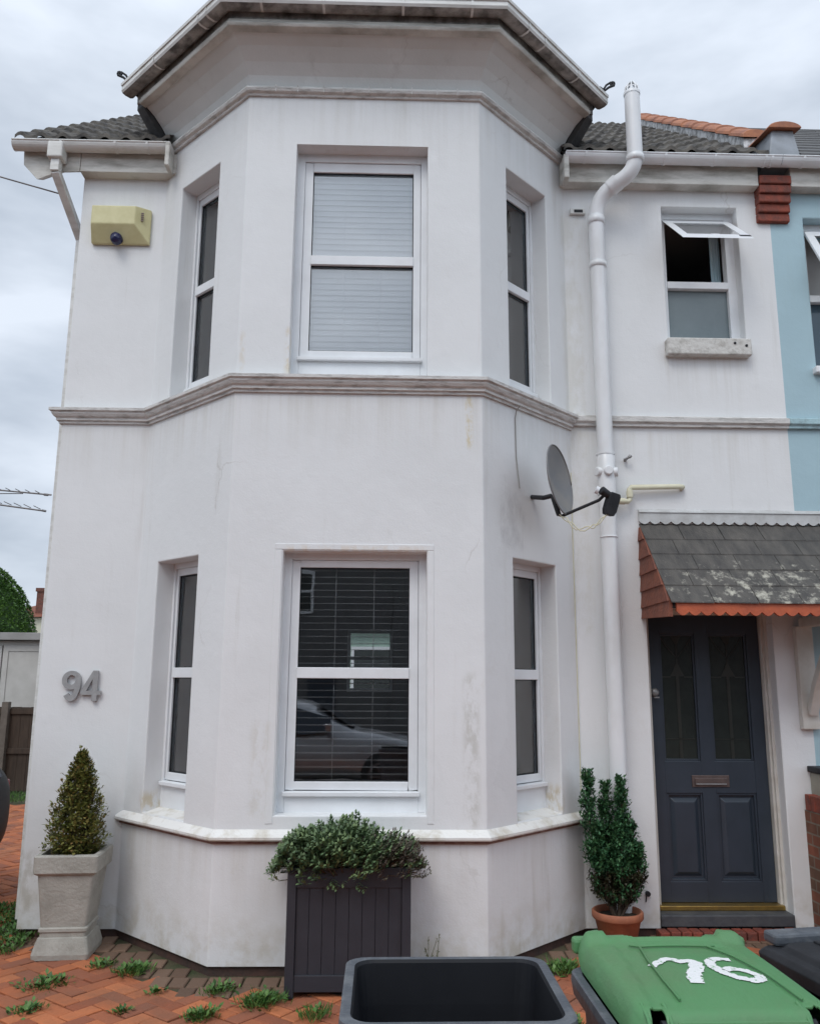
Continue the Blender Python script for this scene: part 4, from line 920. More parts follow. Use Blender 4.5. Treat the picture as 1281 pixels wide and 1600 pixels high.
# ------------------------------------------------------------------ plants and pots
def leaf(m, p, d, up, l, w_, a, mi=0):
    """small folded leaf: two triangles meeting on a mid rib"""
    d = d.normalized(); s = d.cross(up)
    if s.length < 1e-3: s = d.cross(Vector((1, 0, 0)))
    s.normalize(); n = s.cross(d)
    t = p+d*l; mid = p+d*l*.5-n*w_*.15
    m.mesh([p, mid+s*w_*.5+n*w_*.2, t, mid-s*w_*.5+n*w_*.2], [(0, 1, 2), (0, 2, 3)], mi, a)
def rv(rn): 
    while 1:
        v = Vector((rn.uniform(-1, 1), rn.uniform(-1, 1), rn.uniform(-1, 1)))
        if .05 < v.length < 1: return v.normalized()
# stone planter
P1 = (-2.03, -.33)
st = thing('stone_planter', 'tall square pale stone planter at the left corner of the house', 'planter', (P1[0], P1[1], GZ), rz=R(4))
def sqr(h, z, r=.02):
    q = []
    for cx, cy, a0 in ((h-r, h-r, 0), (-h+r, h-r, 90), (-h+r, -h+r, 180), (h-r, -h+r, 270)):
        for k in range(4): a = R(a0+k*30); q.append((cx+r*cos(a), cy+r*sin(a), z))
    return q
m = MB(); m.loft([sqr(.172, 0), sqr(.175, .03), sqr(.160, .09), sqr(.150, .12), sqr(.142, .125), sqr(.142, .15), sqr(.150, .158), sqr(.150, .175), sqr(.140, .182), sqr(.172, .49), sqr(.188, .50), sqr(.196, .51), sqr(.198, .605), sqr(.190, .615), sqr(.165, .615), sqr(.160, .56)], cap1=False)
m.build('pot_body', STONEP, st, bevel=.0)
m = MB(); m.face(sqr(.165, .575)); m.build('soil', SOIL, st)
bx = thing('box_bush', 'cone shaped box bush with browning leaves in the stone planter', 'bush', (P1[0], P1[1], GZ+.57))
m = MB(); rn = random.Random(11)
def coner(z): # radius of the ragged cone at height z above the soil
    t = z/.66; return (.200*(1-t)**.66)*(min(1, .55+z*3.5))
stems = MB()
for k in range(46):
    a = rn.uniform(0, 2*pi); h = rn.uniform(.08, .60)*rn.uniform(.8, 1); rr_ = coner(h)*rn.uniform(.5, 1.02)
    tip = Vector((rr_*cos(a), rr_*sin(a), h+.03)); base = Vector((.03*cos(a), .03*sin(a), -.02)); mid = base.lerp(tip, .55)+Vector((0, 0, -.04))
    stems.tube([base, mid, tip], [.005, .003, .0015], 5)
for k in range(8200):
    z = .66*(1-rn.random()**.75); a = rn.uniform(0, 2*pi); R0 = coner(z)
    q = rn.random()**.4; bump_ = 1+.20*sin(a*4+z*21)+.15*sin(a*7-z*33)+.06*sin(a*13+z*60)
    p = Vector((R0*q*bump_*cos(a), R0*q*bump_*sin(a), z))
    d = (Vector((cos(a), sin(a), .55))+rv(rn)*.9)
    leaf(m, p, d, Vector((0, 0, 1)), rn.uniform(.016, .040), rn.uniform(.012, .025), min(1, max(0, rn.gauss(.42, .24)+(.15 if z > .35 else 0)*0)))
for k in range(70):      # single shoots standing clear of the mass
    a = rn.uniform(0, 2*pi); h = rn.uniform(.05, .55); R0 = coner(h); p0 = Vector((R0*.85*cos(a), R0*.85*sin(a), h)); dv = Vector((cos(a)*.7, sin(a)*.7, .9))+rv(rn)*.3; ln = rn.uniform(.03, .075)
    stems.tube([p0, p0+dv*ln], .0014, 4)
    for j in range(9): leaf(m, p0+dv*ln*rn.uniform(.3, 1), rv(rn)+dv, Vector((0, 0, 1)), rn.uniform(.014, .026), .013, rn.uniform(.3, 1))
for (tx, ty, h0, h1) in ((-.015, 0, .56, .70), (.03, -.01, .52, .67), (.10, .02, .36, .50), (-.08, .0, .38, .50), (.16, -.03, .26, .38), (-.165, 0, .18, .30), (-.19, -.05, .03, .08)):
    for k in range(26):
        z = h0+(h1-h0)*k/26; p = Vector((tx+rn.gauss(0, .008), ty+rn.gauss(0, .008), z)); leaf(m, p, rv(rn)+Vector((0, 0, .5)), Vector((0, 0, 1)), .022, .013, rn.uniform(.3, .7))
    stems.tube([(tx*.6, ty, h0-.1), (tx, ty, h1)], .002, 5)
m.build('foliage', LBOX, bx, attr=True); stems.build('stems', BARK, bx)

# charcoal planter box
BX, BY = -.212, -1.15-.32/1; 
pb = thing('planter_box', 'tall charcoal painted box planter in front of the bay window', 'planter', (-.212, -.98, GZ))
W2, D2, H2 = .345, .17, .67
m = MB()
for sx in (-1, 1):
    for sy in (-1, 1): m = MB(); m.box(min(sx*W2, sx*(W2-.05)), max(sx*W2, sx*(W2-.05)), min(sy*D2, sy*(D2-.05)), max(sy*D2, sy*(D2-.05)), 0, H2); m.build('corner_post', PLANTB, pb, bevel=.003)
m = MB()
for sy in (-1, 1):
    for z0_, z1_ in ((.03, .115), (H2-.105, H2-.0)):
        y = sy*(D2-.008); m = MB(); m.box(-W2+.05, W2-.05, min(y, y-sy*.03), max(y, y-sy*.03), z0_, z1_); m.build('rail', PLANTB, pb, bevel=.003)
for sx in (-1, 1):
    for z0_, z1_ in ((.03, .115), (H2-.105, H2-.0)):
        x = sx*(W2-.008); m = MB(); m.box(min(x, x-sx*.03), max(x, x-sx*.03), -D2+.05, D2-.05, z0_, z1_); m.build('rail', PLANTB, pb, bevel=.003)
m = MB(); nb = 8; bw = (2*W2-.1)/nb
for k in range(nb): m.box(-W2+.05+k*bw+.0008, -W2+.05+(k+1)*bw-.0008, -D2+.016, -D2+.03, .10, H2-.10)
nb2 = 3; bw = (2*D2-.1)/nb2
for sx in (-1, 1):
    for k in range(nb2):
        x = sx*(W2-.02); m.box(min(x, x-sx*.014), max(x, x-sx*.014), -D2+.05+k*bw+.0008, -D2+.05+(k+1)*bw-.0008, .10, H2-.10)
m.box(-W2+.02, W2-.02, D2-.03, D2-.016, .05, H2-.02)
m.build('boarding', PLANTB, pb, bevel=.003)
m = MB(); m.box(-W2+.03, W2-.03, -D2+.03, D2-.03, H2-.09, H2-.05); m.build('soil', SOIL, pb)
hb = thing('evergreen_shrub', 'spreading green shrub with a dry brown right side in the charcoal planter', 'shrub', (-.212, -.98, GZ+H2-.05))
rn = random.Random(21); m = MB(); stems = MB(); mb2 = MB()
def shrub_tip(m, c, dirn, n, r0, ln, a0, mi=0):
    for k in range(n):
        t = k/n; p = c+dirn*ln*t; az = k*2.4; dv = dirn*(.35+.6*t)+Vector((cos(az), sin(az), sin(az*1.7)))*.8
        leaf(m, p, dv, Vector((0, 0, 1)), r0*(1.1-.35*t), r0*.5, min(1, max(0, a0+rn.gauss(0, .12)+.18*t)))
for k in range(1150):
    u = rn.uniform(-1, 1); v = rn.uniform(-1, 1)
    if u*u*.8+v*v > 1.1: continue
    x = u*.415; y = v*.25-.03
    top = .215*(1-abs(u)**5)*(1-.35*v*v)*(1+.10*sin(x*17+2.2)+.13*sin(x*37+y*20))+.0
    if x > .12: top *= .80
    q = rn.random()**.45; z = -.03+(top+.055)*q
    edge = max(abs(u), abs(v))
    if edge > .9: z -= .02*rn.random()
    c = Vector((x, y, z)); out = Vector((x*1.1, y*1.6-.04, .22+rn.random()*.3)).normalized()
    out = (out+rv(rn)*.45).normalized()
    brown = x > .17+.05*sin(y*30) and rn.random() < .75
    tgt = mb2 if brown else m
    a0 = rn.uniform(.2, .75)
    if not brown and y < -.12 and z < .05 and x > -.02: a0 = rn.uniform(.6, .95)
    shrub_tip(tgt, c, out, 13, .034 if not brown else .024, .055, a0)
    if k % 3 == 0: stems.tube([(x*.35, y*.35, -.05), tuple(c*.8), tuple(c)], [.005, .003, .002], 5)
for k in range(26):   # bare twigs poking out on the right
    a = rn.uniform(-.4, .9); p0 = Vector((.28, rn.uniform(-.15, .1), rn.uniform(.0, .08))); p1 = p0+Vector((rn.uniform(.05, .15), rn.uniform(-.06, .03), rn.uniform(-.03, .15)))
    stems.tube([p0, p0.lerp(p1, .5)+rv(rn)*.012, p1], [.003, .002, .0012], 5)
    for j in range(9): leaf(mb2, p0.lerp(p1, rn.uniform(.3, 1)), rv(rn)+Vector((.3, 0, .4)), Vector((0, 0, 1)), .016, .007, rn.random())
for (x0_, z0_) in ((.07, -.02), (-.12, .0), (-.05, -.01)):
    for j in range(3): shrub_tip(m, Vector((x0_+rn.uniform(-.04, .04), -.19, z0_-.01*j)), Vector((0, -.4, -.6)).normalized(), 8, .024, .03, .6)
m.build('foliage', LHEB, hb, attr=True); f2 = mb2.build('foliage', LHEBB, hb, attr=True); f2['label'] = 'dry brown foliage'; stems.build('stems', BARK, hb)

# terracotta pot + conifer
P3 = (1.53, -.22)
tp_ = thing('terracotta_pot', 'round terracotta pot between the bay and the door', 'plant pot', (P3[0], P3[1], GZ))
m = MB(); m.lathe([(.0, 0), (.105, 0), (.112, .01), (.150, .165), (.163, .170), (.168, .178), (.168, .212), (.160, .219), (.148, .215), (.142, .18)], n=40); m.build('pot_body', TERRA, tp_)
m = MB(); m.lathe([(0, .185), (.145, .18)], n=24); m.build('soil', SOIL, tp_)
cf = thing('dwarf_conifer', 'dark green dwarf conifer with three upright tips in the terracotta pot', 'conifer', (P3[0], P3[1], GZ+.18))
rn = random.Random(33); m = MB(); md = MB(); stems = MB()
spires = [(-.17, .0, .90, .080), (-.045, .03, .82, .06), (.055, -.01, .86, .082), (.125, .03, .56, .065), (-.12, -.03, .56, .08), (.03, -.06, .56, .085), (.15, -.02, .42, .065), (-.07, .05, .46, .08)]
for (sx, sy, h, r0) in spires:
    base = Vector((sx*.15, sy*.15, 0)); 
    def axis(t): return Vector((base.x+(sx-base.x)*min(1, t*1.5)**.8, base.y+(sy-base.y)*min(1, t*1.5)**.8, h*t))
    stems.tube([axis(t/8) for t in range(9)], [.010*(1-t/9)+.002 for t in range(9)], 6)
    for k in range(int(330*h/.8)):
        t = .12+.88*rn.random()**.85; c0 = axis(t); a = rn.uniform(0, 2*pi)
        rad = r0*(1.4*(1-t)**.95+.06)*(1+.35*sin(t*37+sx*50)*rn.random())*(.55+.45*min(1, t*3)); tipd = Vector((cos(a), sin(a), 1.3)).normalized()
        st_ = c0+Vector((cos(a), sin(a), 0))*rad*rn.uniform(.2, .95)
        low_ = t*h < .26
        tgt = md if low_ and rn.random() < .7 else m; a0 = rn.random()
        for j in range(9):
            p = st_+tipd*.006*j; dv = tipd*.6+rv(rn)*.85; leaf(tgt, p, dv, Vector((0, 0, 1)), rn.uniform(.022, .034), .015, min(1, max(0, .45*a0+.3*rn.random()+.03*j)))
    for j in range(30): leaf(m, Vector((sx+rn.gauss(0, .005), sy+rn.gauss(0, .005), h-.06+.1*j/30)), rv(rn)+Vector((0, 0, 1.2)), Vector((0, 0, 1)), .016, .006, rn.uniform(.1, .6))
m.build('foliage', LCON, cf, attr=True); f2 = md.build('foliage', LCOND, cf, attr=True); f2['label'] = 'dark brown foliage low down near the pot'; stems.build('stems', BARK, cf)

# weeds in the paving: each clump its own thing
def weed(x, y, r, h, n, seed, label, mat=LWEED, broad=.5):
    rn = random.Random(seed); m = MB()
    n = int(n*.8); h *= .8
    for k in range(n):
        a = rn.uniform(0, 2*pi); q = rn.random()**.9; jl = rn.choice((R(7), R(97), R(52))); p = Vector((r*q*cos(a)*.55, r*q*sin(a)*.45, 0))+Vector((cos(jl), sin(jl), 0))*rn.uniform(-1, 1)*r*.75
        if rn.random() < broad:
            d = Vector((cos(a), sin(a), rn.uniform(.2, 1.1))); ln = rn.uniform(.02, .045)
            hh = rn.uniform(0, h*.6); leaf(m, p+Vector((0, 0, hh)), d+rv(rn)*.4, Vector((0, 0, 1)), ln, ln*.55, rn.random())
        else:
            d = Vector((cos(a)*.5, sin(a)*.5, 1))+rv(rn)*.3; leaf(m, p, d, Vector((cos(a+1.5), sin(a+1.5), 0)), h*rn.uniform(.5, 1.15), .006, rn.random())
    o = m.build('weed_clump', mat, attr=True); o.location = (x, y, GZ-.002)
    return tag(o, label, 'weed', 'weeds growing in the paving')
weed(-1.50, -.72, .11, .07, 420, 1, 'largest leafy weed clump in the setts left of the bay front')
weed(-.93, -1.03, .10, .05, 260, 2, 'low weed clump under the left front corner of the bay')
weed(-.66, -1.22, .13, .09, 560, 3, 'bushy weed clump against the left side of the charcoal planter')
weed(-.95, -1.40, .10, .06, 300, 4, 'flat weed clump on the orange blocks left of the charcoal planter')
weed(-1.93, -.92, .16, .03, 330, 5, 'creeping weed patch on the blocks in front of the stone planter')
weed(-1.72, -.60, .09, .035, 160, 6, 'thin weed tuft at the foot of the stone planter')
weed(-1.87, -1.30, .10, .04, 200, 7, 'small spreading weed at the lower left of the orange blocks')
weed(-1.27, -1.05, .05, .03, 80, 8, 'tiny weed between blocks left of the bay corner')
weed(-.36, -1.42, .08, .10, 170, 9, 'grassy tuft at the front foot of the charcoal planter', broad=.25)
weed(-1.37, -1.32, .05, .03, 80, 14, 'pair of tiny seedlings on the blocks far left of the planter')
weed(1.05, -.72, .13, .09, 420, 10, 'leafy weed clump at the right foot of the bay')
weed(1.30, -.34, .10, .07, 260, 11, 'weed tuft in the corner between bay and terracotta pot')
weed(.93, -1.55, .10, .05, 240, 12, 'flat weeds on the orange blocks between the two front bins')
weed(1.02, -2.2, .11, .05, 240, 15, 'weeds beside the green lidded bin on the orange blocks')
# tall dry weed by the bay wall
m = MB(); rn = random.Random(13)
for k in range(7):
    a = rn.uniform(-.5, .5); p0 = Vector((rn.gauss(0, .02), 0, 0)); p1 = p0+Vector((a*.12, rn.uniform(-.04, .02), rn.uniform(.14, .25))); m.tube([p0, p0.lerp(p1, .5)+rv(rn)*.01, p1], .0018, 5, a=.6)
    for j in range(10): leaf(m, p0.lerp(p1, rn.uniform(.3, 1)), rv(rn)+Vector((0, 0, .4)), Vector((0, 0, 1)), .016, .008, rn.random())
o = m.build('weed_stalk', LSTEM, attr=True); o.location = (.27, -.83, GZ); tag(o, 'tall thin pale weed standing against the bay wall behind the open bin', 'weed')
# grass at the left corner and beside the far gate
def grass(x0, x1, y0, y1, n, h, seed, broad=.5):
    rn = random.Random(seed); m = MB()
    for k in range(n):
        p = Vector((rn.uniform(x0, x1), rn.uniform(y0, y1), GZ)); a = rn.uniform(0, 6.3)
        if rn.random() < broad: leaf(m, p+Vector((0, 0, rn.uniform(0, h*.5))), Vector((cos(a), sin(a), .6)), Vector((0, 0, 1)), .04, .02, rn.random()*.8)
        else: leaf(m, p, Vector((cos(a)*.4, sin(a)*.4, 1)), Vector((cos(a+1.5), sin(a+1.5), 0)), h*rn.uniform(.4, 1.2), .008, rn.random())
    return kind(m.build('grass', LWEED, attr=True), 'stuff')
grass(-3.3, -2.35, -.42, .75, 4200, .06, 5); grass(-6.6, -4.6, 6.1, 8.4, 5000, .10, 6, .2)

# ------------------------------------------------------------------ wheelie bins
def rrect(hx, hy, r, z, n=5, cx=0, cy=0):
    q = []
    for sx, sy, a0 in ((1, 1, 0), (-1, 1, 90), (-1, -1, 180), (1, -1, 270)):
        for k in range(n+1): a = R(a0+k*90/n); q.append((cx+sx*(hx-r)+r*cos(a), cy+sy*(hy-r)+r*sin(a), z))
    return q
def bin_body(name, label, loc, rz, lid, rimz=.99):
    b = thing(name, label, 'wheelie bin', loc, rz=rz); rz_ = rimz
    m = MB()
    m.loft([rrect(.175, .15, .04, .06), rrect(.185, .165, .04, .10), rrect(.222, .192, .045, rz_-.07), rrect(.222, .192, .045, rz_-.05), rrect(.246, .214, .05, rz_-.048), rrect(.250, .218, .05, rz_-.02), rrect(.248, .216, .05, rz_-.002), rrect(.242, .211, .05, rz_),
            rrect(.226, .196, .045, rz_-.001), rrect(.221, .191, .045, rz_-.008), rrect(.212, .182, .045, rz_-.10), rrect(.165, .14, .04, .10)], cap1=True)
    # inner faces: shade inside the bin painted as a near-black colour
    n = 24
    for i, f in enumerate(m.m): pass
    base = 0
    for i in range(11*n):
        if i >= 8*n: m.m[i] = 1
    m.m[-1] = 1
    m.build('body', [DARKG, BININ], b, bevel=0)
    m = MB()   # rear handle bar with brackets (camera side)
    yb = -.218
    m.tube([(-.20, yb-.035, rz_-.035), (.20, yb-.035, rz_-.035)], .014, 14)
    for x in (-.20, -.065, .065, .20): m.box(x-.012, x+.012, yb-.045, yb+.02, rz_-.055, rz_-.012)
    m.build('handle_bar', DARKG, b, bevel=.003)
    for sx in (-1, 1):
        m = MB(); m.lathe([(0, -.025), (.08, -.025), (.098, -.018), (.1, 0), (.098, .018), (.08, .025), (0, .025)], n=28, T=lambda x, y, z, sx=sx: (sx*.205+z, -.155+x, .1+y)); m.build('wheel', RUBBER, b)
    m = MB(); m.tube([(-.2, -.155, .1), (.2, -.155, .1)], .01, 10); m.build('axle', STEEL, b)
    return b
ZR = .975-GZ
ob = bin_body('open_bin', 'dark grey wheelie bin standing open and empty in front of the planter', (.150, -4.060, GZ), R(.5), None, ZR)
ob.name = 'wheelie_bin'
# its lid hangs down behind it, on the street side
m = MB()
def hang(h, w_, yy): return [(-w_, yy, -h), (w_, yy, -h)]
m.loft([rrect(.245, .018, .012, ZR-.06, 3, 0, -.305), rrect(.245, .02, .012, ZR-.30, 3, 0, -.322), rrect(.235, .022, .012, ZR-.50, 3, 0, -.33)])
m.box(-.20, -.17, -.30, -.225, ZR-.06, ZR-.03); m.box(.17, .20, -.30, -.225, ZR-.06, ZR-.03)
m.build('lid', DARKG, ob, bevel=.004)

def lid_mesh(mat, parent, zl, groove=True, hx=.222, y0=-.268, y1=.262):
    """closed lid: domed sheet with rounded rim, cut-outs at the hinge side (street side, -y) and a lifting notch at the far side"""
    m = MB(); nx, ny = 56, 56; g = {}
    def inside(x, y):
        ax_ = abs(x)
        if y > y1-.056 and abs(x-.012) < .095+.03*(y-(y1-.048))/.048: return False          # far notch between the two shoulders
        if y < y0+.045 and .150 < ax_ < .180: return False                             # hinge slots
        return True
    def ht(x, y):
        ax_ = abs(x); dx = hx-ax_; dy = min(y-y0, y1-y); e = min(dx, dy)
        # round the corners
        cx_, cy_ = hx-.07, (y1-.05 if y > 0 else y0+.07); 
        if ax_ > cx_ and ((y > cy_ and y > 0) or (y < cy_ and y < 0)): 
            e = .07-sqrt((ax_-cx_)**2+(y-cy_)**2)
        e = max(0, e); edge = min(1, e/.030); z = -.055*(1-edge)**2.2
        z += .020*(1-(x/hx)**2)*(1-((y)/(y1))**2)+.0
        if y > y1-.085: z += .010*min(1, (y-(y1-.085))/.03)                             # raised far band
        if groove and ax_ < .150-.02*(y/y1): z -= .0045 if y < y1-.10 else 0
        # shoulders at the far corners
        if y > y1-.07 and ax_ > .15: z += .012*sin(min(1, (y-(y1-.07))/.05)*pi*.7)
        return z
    pts = []
    for j in range(ny+1):
        for i in range(nx+1):
            u = -1+2*i/nx; v = j/ny
            x = hx*u; y = y0+(y1-y0)*v
            # pull corner points in so that the outline is rounded
            cr_ = .06; ax_ = abs(x)
            cx_, cyl, cyh = hx-cr_, y0+cr_, y1-cr_
            if ax_ > cx_ and (y > cyh or y < cyl):
                cy_ = cyh if y > cyh else cyl; dx, dy = ax_-cx_, abs(y-cy_); k = max(dx, dy)/max(1e-6, sqrt(dx*dx+dy*dy)) 
                x = math.copysign(cx_+dx*k, x); y = cy_+math.copysign(dy*k, y-cy_)
            pts.append((x, y, zl+ht(x, y)))
    W = nx+1; fs = []; keep = {}
    for j in range(ny):
        for i in range(nx):
            q = [pts[j*W+i], pts[j*W+i+1], pts[(j+1)*W+i+1], pts[(j+1)*W+i]]
            cx_ = sum(p[0] for p in q)/4; cy_ = sum(p[1] for p in q)/4
            if inside(cx_, cy_): keep[(i, j)] = 1; fs.append((j*W+i, j*W+i+1, (j+1)*W+i+1, (j+1)*W+i))
    m.mesh(pts, fs, sm=True)
    bm = bmesh.new(); me = bpy.data.meshes.new('lid'); me.from_pydata(m.v, [], m.f)
    bm.from_mesh(me); bmesh.ops.delete(bm, geom=[v for v in bm.verts if not v.link_faces], context='VERTS')
    for f in bm.faces: f.smooth = True
    bm.to_mesh(me); bm.free(); me.materials.append(mat)
    o = bpy.data.objects.new('lid', me); COL.objects.link(o); o.parent = parent
    sm_ = o.modifiers.new('smooth', 'CORRECTIVE_SMOOTH') if False else None
    so_ = o.modifiers.new('thick', 'SOLIDIFY'); so_.thickness = .006; so_.offset = -1
    bv = o.modifiers.new('bevel', 'BEVEL'); bv.width = .0015; bv.segments = 2; bv.angle_limit = R(50)
    return o
gb = bin_body('green_lid_bin', 'dark grey wheelie bin with a closed green lid marked 76', (.715, -4.035, GZ), R(1.0), None, ZR-.03)
gb.name = 'wheelie_bin'
ZL = ZR+.025
gl_o = lid_mesh(GREENP, gb, ZL); gl_o['label'] = 'green lid painted with a white 76'
m = MB()
for sx in (-1, 1):      # rolled ribs either side of the hinge slots, corner lugs, front skirt
    for xr in (.142, .188): m = MB(); m.tube([(sx*xr, -.205, ZL+.001), (sx*xr, -.245, ZL-.010), (sx*xr, -.275, ZL-.035)], .0045, 8); m.build('lid_rib', GREENP, gb)
    m = MB(); m.box(sx*.205-.022, sx*.205+.022, .232, .268, ZL-.035, ZL+.004); m.build('lid_lug', GREENP, gb, bevel=.009)
m = MB(); m.box(-.135, .135, -.273, -.264, ZL-.055, ZL-.010); m.build('lid_lip', GREENP, gb, bevel=.005)
m = MB(); m.tube([(x, -.245, ZL-.028) for x in (-.16, .16)], .012, 10); m.build('hinge_pin', BLACKP, gb)
# raised seams on the lid
m = MB()
for pts in ([(-.105, .155), (-.085, .135), (0, .135), (.085, .135), (.108, .145)], [(.085, .135), (.118, .05), (.145, -.06), (.157, -.20)], [(-.085, .130), (-.10, .02), (-.105, -.1), (-.104, -.2)]):
    q = []
    for (xa_, ya_), (xb_, yb_) in zip(pts, pts[1:]):
        for t in range(6): q.append((xa_+(xb_-xa_)*t/6, ya_+(yb_-ya_)*t/6))
    q.append(pts[-1]); m.tube([(x, y, ZL+.020*(1-(x/.222)**2)*(1-(y/.262)**2)+(.0005)) for x, y in q], .0028, 6)
m.build('lid_seam', GREENP, gb)
# the painted 7 and 6: patchy strokes laid on the lid
def on_lid(x, y): return ZL+.020*(1-(x/.222)**2)*(1-(y/.262)**2)-.0045+.0022
m = MB(); rn = random.Random(9)
def stroke(pts, w_):
    P = [Vector(p) for p in pts]; seg = []
    for a, b in zip(P, P[1:]):
        n = max(2, int((b-a).length/.0028))
        for t in range(n): seg.append(a.lerp(b, t/n))
    seg.append(P[-1])
    L_, R_ = [], []
    for i, p in enumerate(seg):
        d = (seg[min(i+1, len(seg)-1)]-seg[max(i-1, 0)]).normalized(); nv = Vector((-d.y, d.x))
        wl = w_*(1+rn.uniform(-.16, .10)+.12*sin(i*.7)); wr = w_*(1+rn.uniform(-.16, .10)+.12*sin(i*.5+2)); L_.append(p+nv*wl); R_.append(p-nv*wr)
    for i in range(len(seg)-1):
        if rn.random() < .01: continue
        q = [L_[i], L_[i+1], R_[i+1], R_[i]]; m.face([(v.x, v.y, on_lid(v.x, v.y)) for v in q])
OX = -.715
stroke([(-.102, -.012), (-.078, .012), (-.050, .034), (-.028, .008), (-.006, .014), (.010, .000)], .011)
stroke([(.004, .006), (-.004, -.035), (-.028, -.075), (-.036, -.12)], .017)
stroke([(.100, .030), (.075, .034), (.050, .022), (.036, -.010), (.040, -.050), (.062, -.085), (.096, -.104), (.122, -.092), (.124, -.066), (.104, -.044), (.080, -.034), (.056, -.046)], .0125)
m.build('number_76', WHITEV, gb, weld='keep')
kb = bin_body('black_lid_bin', 'dark grey wheelie bin with a closed black lid at the right edge', (1.285, -3.90, GZ), R(10), None, ZR-.075)
kb.name = 'wheelie_bin'
ZL -= .045
m = MB(); m.loft([rrect(.236, .25, .025, ZL-.045), rrect(.240, .256, .025, ZL-.012), rrect(.228, .244, .03, ZL+.002), rrect(.20, .215, .03, ZL+.004), rrect(.19, .205, .03, ZL+.016), rrect(.182, .197, .03, ZL+.018)])
m.build('lid', BLACKP, kb, bevel=.003)
m = MB(); m.box(-.20, .21, .215, .275, ZL+.004, ZL+.034); m.build('lid_handle', DARKG, kb, bevel=.008)
for x in (-.10, .0, .10): m = MB(); m.box(x-.006, x+.006, -.19, .19, ZL+.016, ZL+.024); m.build('lid_rib', BLACKP, kb, bevel=.003)

# ------------------------------------------------------------------ behind the left corner
ga = thing('garage', 'cream double door garage with a flat grey roof behind the house', 'garage', (-7.6, 9, GZ))
m = MB(); m.box(-2.4, 4.0, .0, 4.5, 0, 2.36); m.build('wall', GARW, ga)
m = MB(); m.box(-2.6, 4.2, -.18, 4.6, 2.37, 2.50); m.build('flat_roof', pmat('felt_roof', (.26, .25, .24), (.32, .31, .30), 4, .8), ga, bevel=.01)
for k in range(4):
    m = MB(); x0_ = -2.2+k*.98+ .05; m.box(x0_, x0_+.955, -.035, .0, .05, 2.28)
    for a, b, c, d in ((.0, .955, 2.18, 2.28), (0, .955, .05, .17), (0, .09, .17, 2.18), (.865, .955, .17, 2.18)): m.box(x0_+a, x0_+b, -.05, -.036, c, d)
    dr = m.build('door', GARW, ga, bevel=.003)
    if k in (1, 2):
        q = MB(); hx_ = x0_+(.90 if k == 1 else .06)
        q.box(hx_-.02, hx_+.02, -.07, -.05, 1.40, 1.56); q.tube([(hx_, -.06, 1.5), (hx_, -.10, 1.5), (hx_+.09, -.10, 1.495)], .012, 8); q.build('handle', BLACKP, dr)
sh = thing('added_shed', 'pale green shed added to tint the view through the ground floor rear window', 'shed', (-.9, 11.5, GZ))  # added shed: dims and greens the bright rear window
m = MB(); m.box(-1.8, 2.4, 0, 2.5, 0, 2.75)
for k in range(19): m.box(-1.81, 2.41, -.012-.006*(k % 2), 0, .02+k*.143, .155+k*.143)
m.build('wall', pmat('pale_green_boards', (.42, .58, .48), (.36, .50, .42), 5, .6), sh)
m = MB(); m.loft([[(-1.95, -.25, 2.76), (2.55, -.25, 2.76), (2.55, 2.75, 2.76), (-1.95, 2.75, 2.76)], [(-1.95, 1.2, 3.3), (2.55, 1.2, 3.3), (2.55, 1.3, 3.3), (-1.95, 1.3, 3.3)]]); m.build('roof', SLATE, sh)
m = MB()
for a, b, c, d in ((.10, .16, 1.3, 2.4), (.94, 1.0, 1.3, 2.4), (.16, .94, 2.34, 2.4), (.16, .94, 1.3, 1.36)): m.box(a, b, -.05, -.02, c, d)
f = m.build('window', UPVC, sh); m = MB(); m.box(.15, .95, -.03, -.022, 1.35, 2.35); m.build('pane', DGLASS, f)
# brown gate / fence
fe = thing('brown_fence', 'brown wooden fence panel in front of the cream garage', 'fence', (-5.6, 7, GZ))
m = MB()
for k in range(22): m.box(-2.2+k*.14, -2.2+k*.14+.1385, -.02, 0, .06, 1.28+(.004*(k % 2)))
m.build('boards', WOODB, fe, bevel=.004)
for x in (-1.9, -.17, 1.05):
    m = MB(); m.box(x-.05, x+.05, -.12, -.02, 0, 1.36); m.build('post', pmat('grey_post', (.10, .085, .07), (.14, .12, .10), 9, .8), fe, bevel=.006)
for z_ in (1.18, .60): m = MB(); m.box(-2.2, .9, -.05, -.021, z_, z_+.08); m.build('rail', WOODB, fe, bevel=.004)
# clipped tree
tr = thing('clipped_tree', 'large rounded clipped green tree behind the garage', 'tree', (-10.2, 14, GZ))
m = MB(); rn = random.Random(44); RX, RY, RZ, ZC = 1.74, 1.6, 2.08, 2.45
for k in range(46000):
    v = rv(rn); rad = rn.uniform(.96, 1.0)*(1+.006*sin(v.x*14+v.z*9))
    if v.y > .35: continue
    p = Vector((v.x*RX, v.y*RY, ZC+v.z*RZ))*1; p = Vector((v.x*RX*rad, v.y*RY*rad, ZC+v.z*RZ*rad))
    if p.z < .5: continue
    cl = .5+.32*sin(p.x*5+p.z*3.3)*sin(p.z*4.1+p.y*3)+rn.gauss(0, .15)
    leaf(m, p, v*.3+rv(rn)*.9, Vector((0, 0, 1)), rn.uniform(.045, .07), .05, min(1, max(0, cl)))
for k in range(5000):
    v = rv(rn); q = rn.random()**.4*.85; p = Vector((v.x*RX*q, v.y*RY*q, ZC+v.z*RZ*q)); leaf(m, p, rv(rn), Vector((0, 0, 1)), .22, .16, rn.random()*.25)
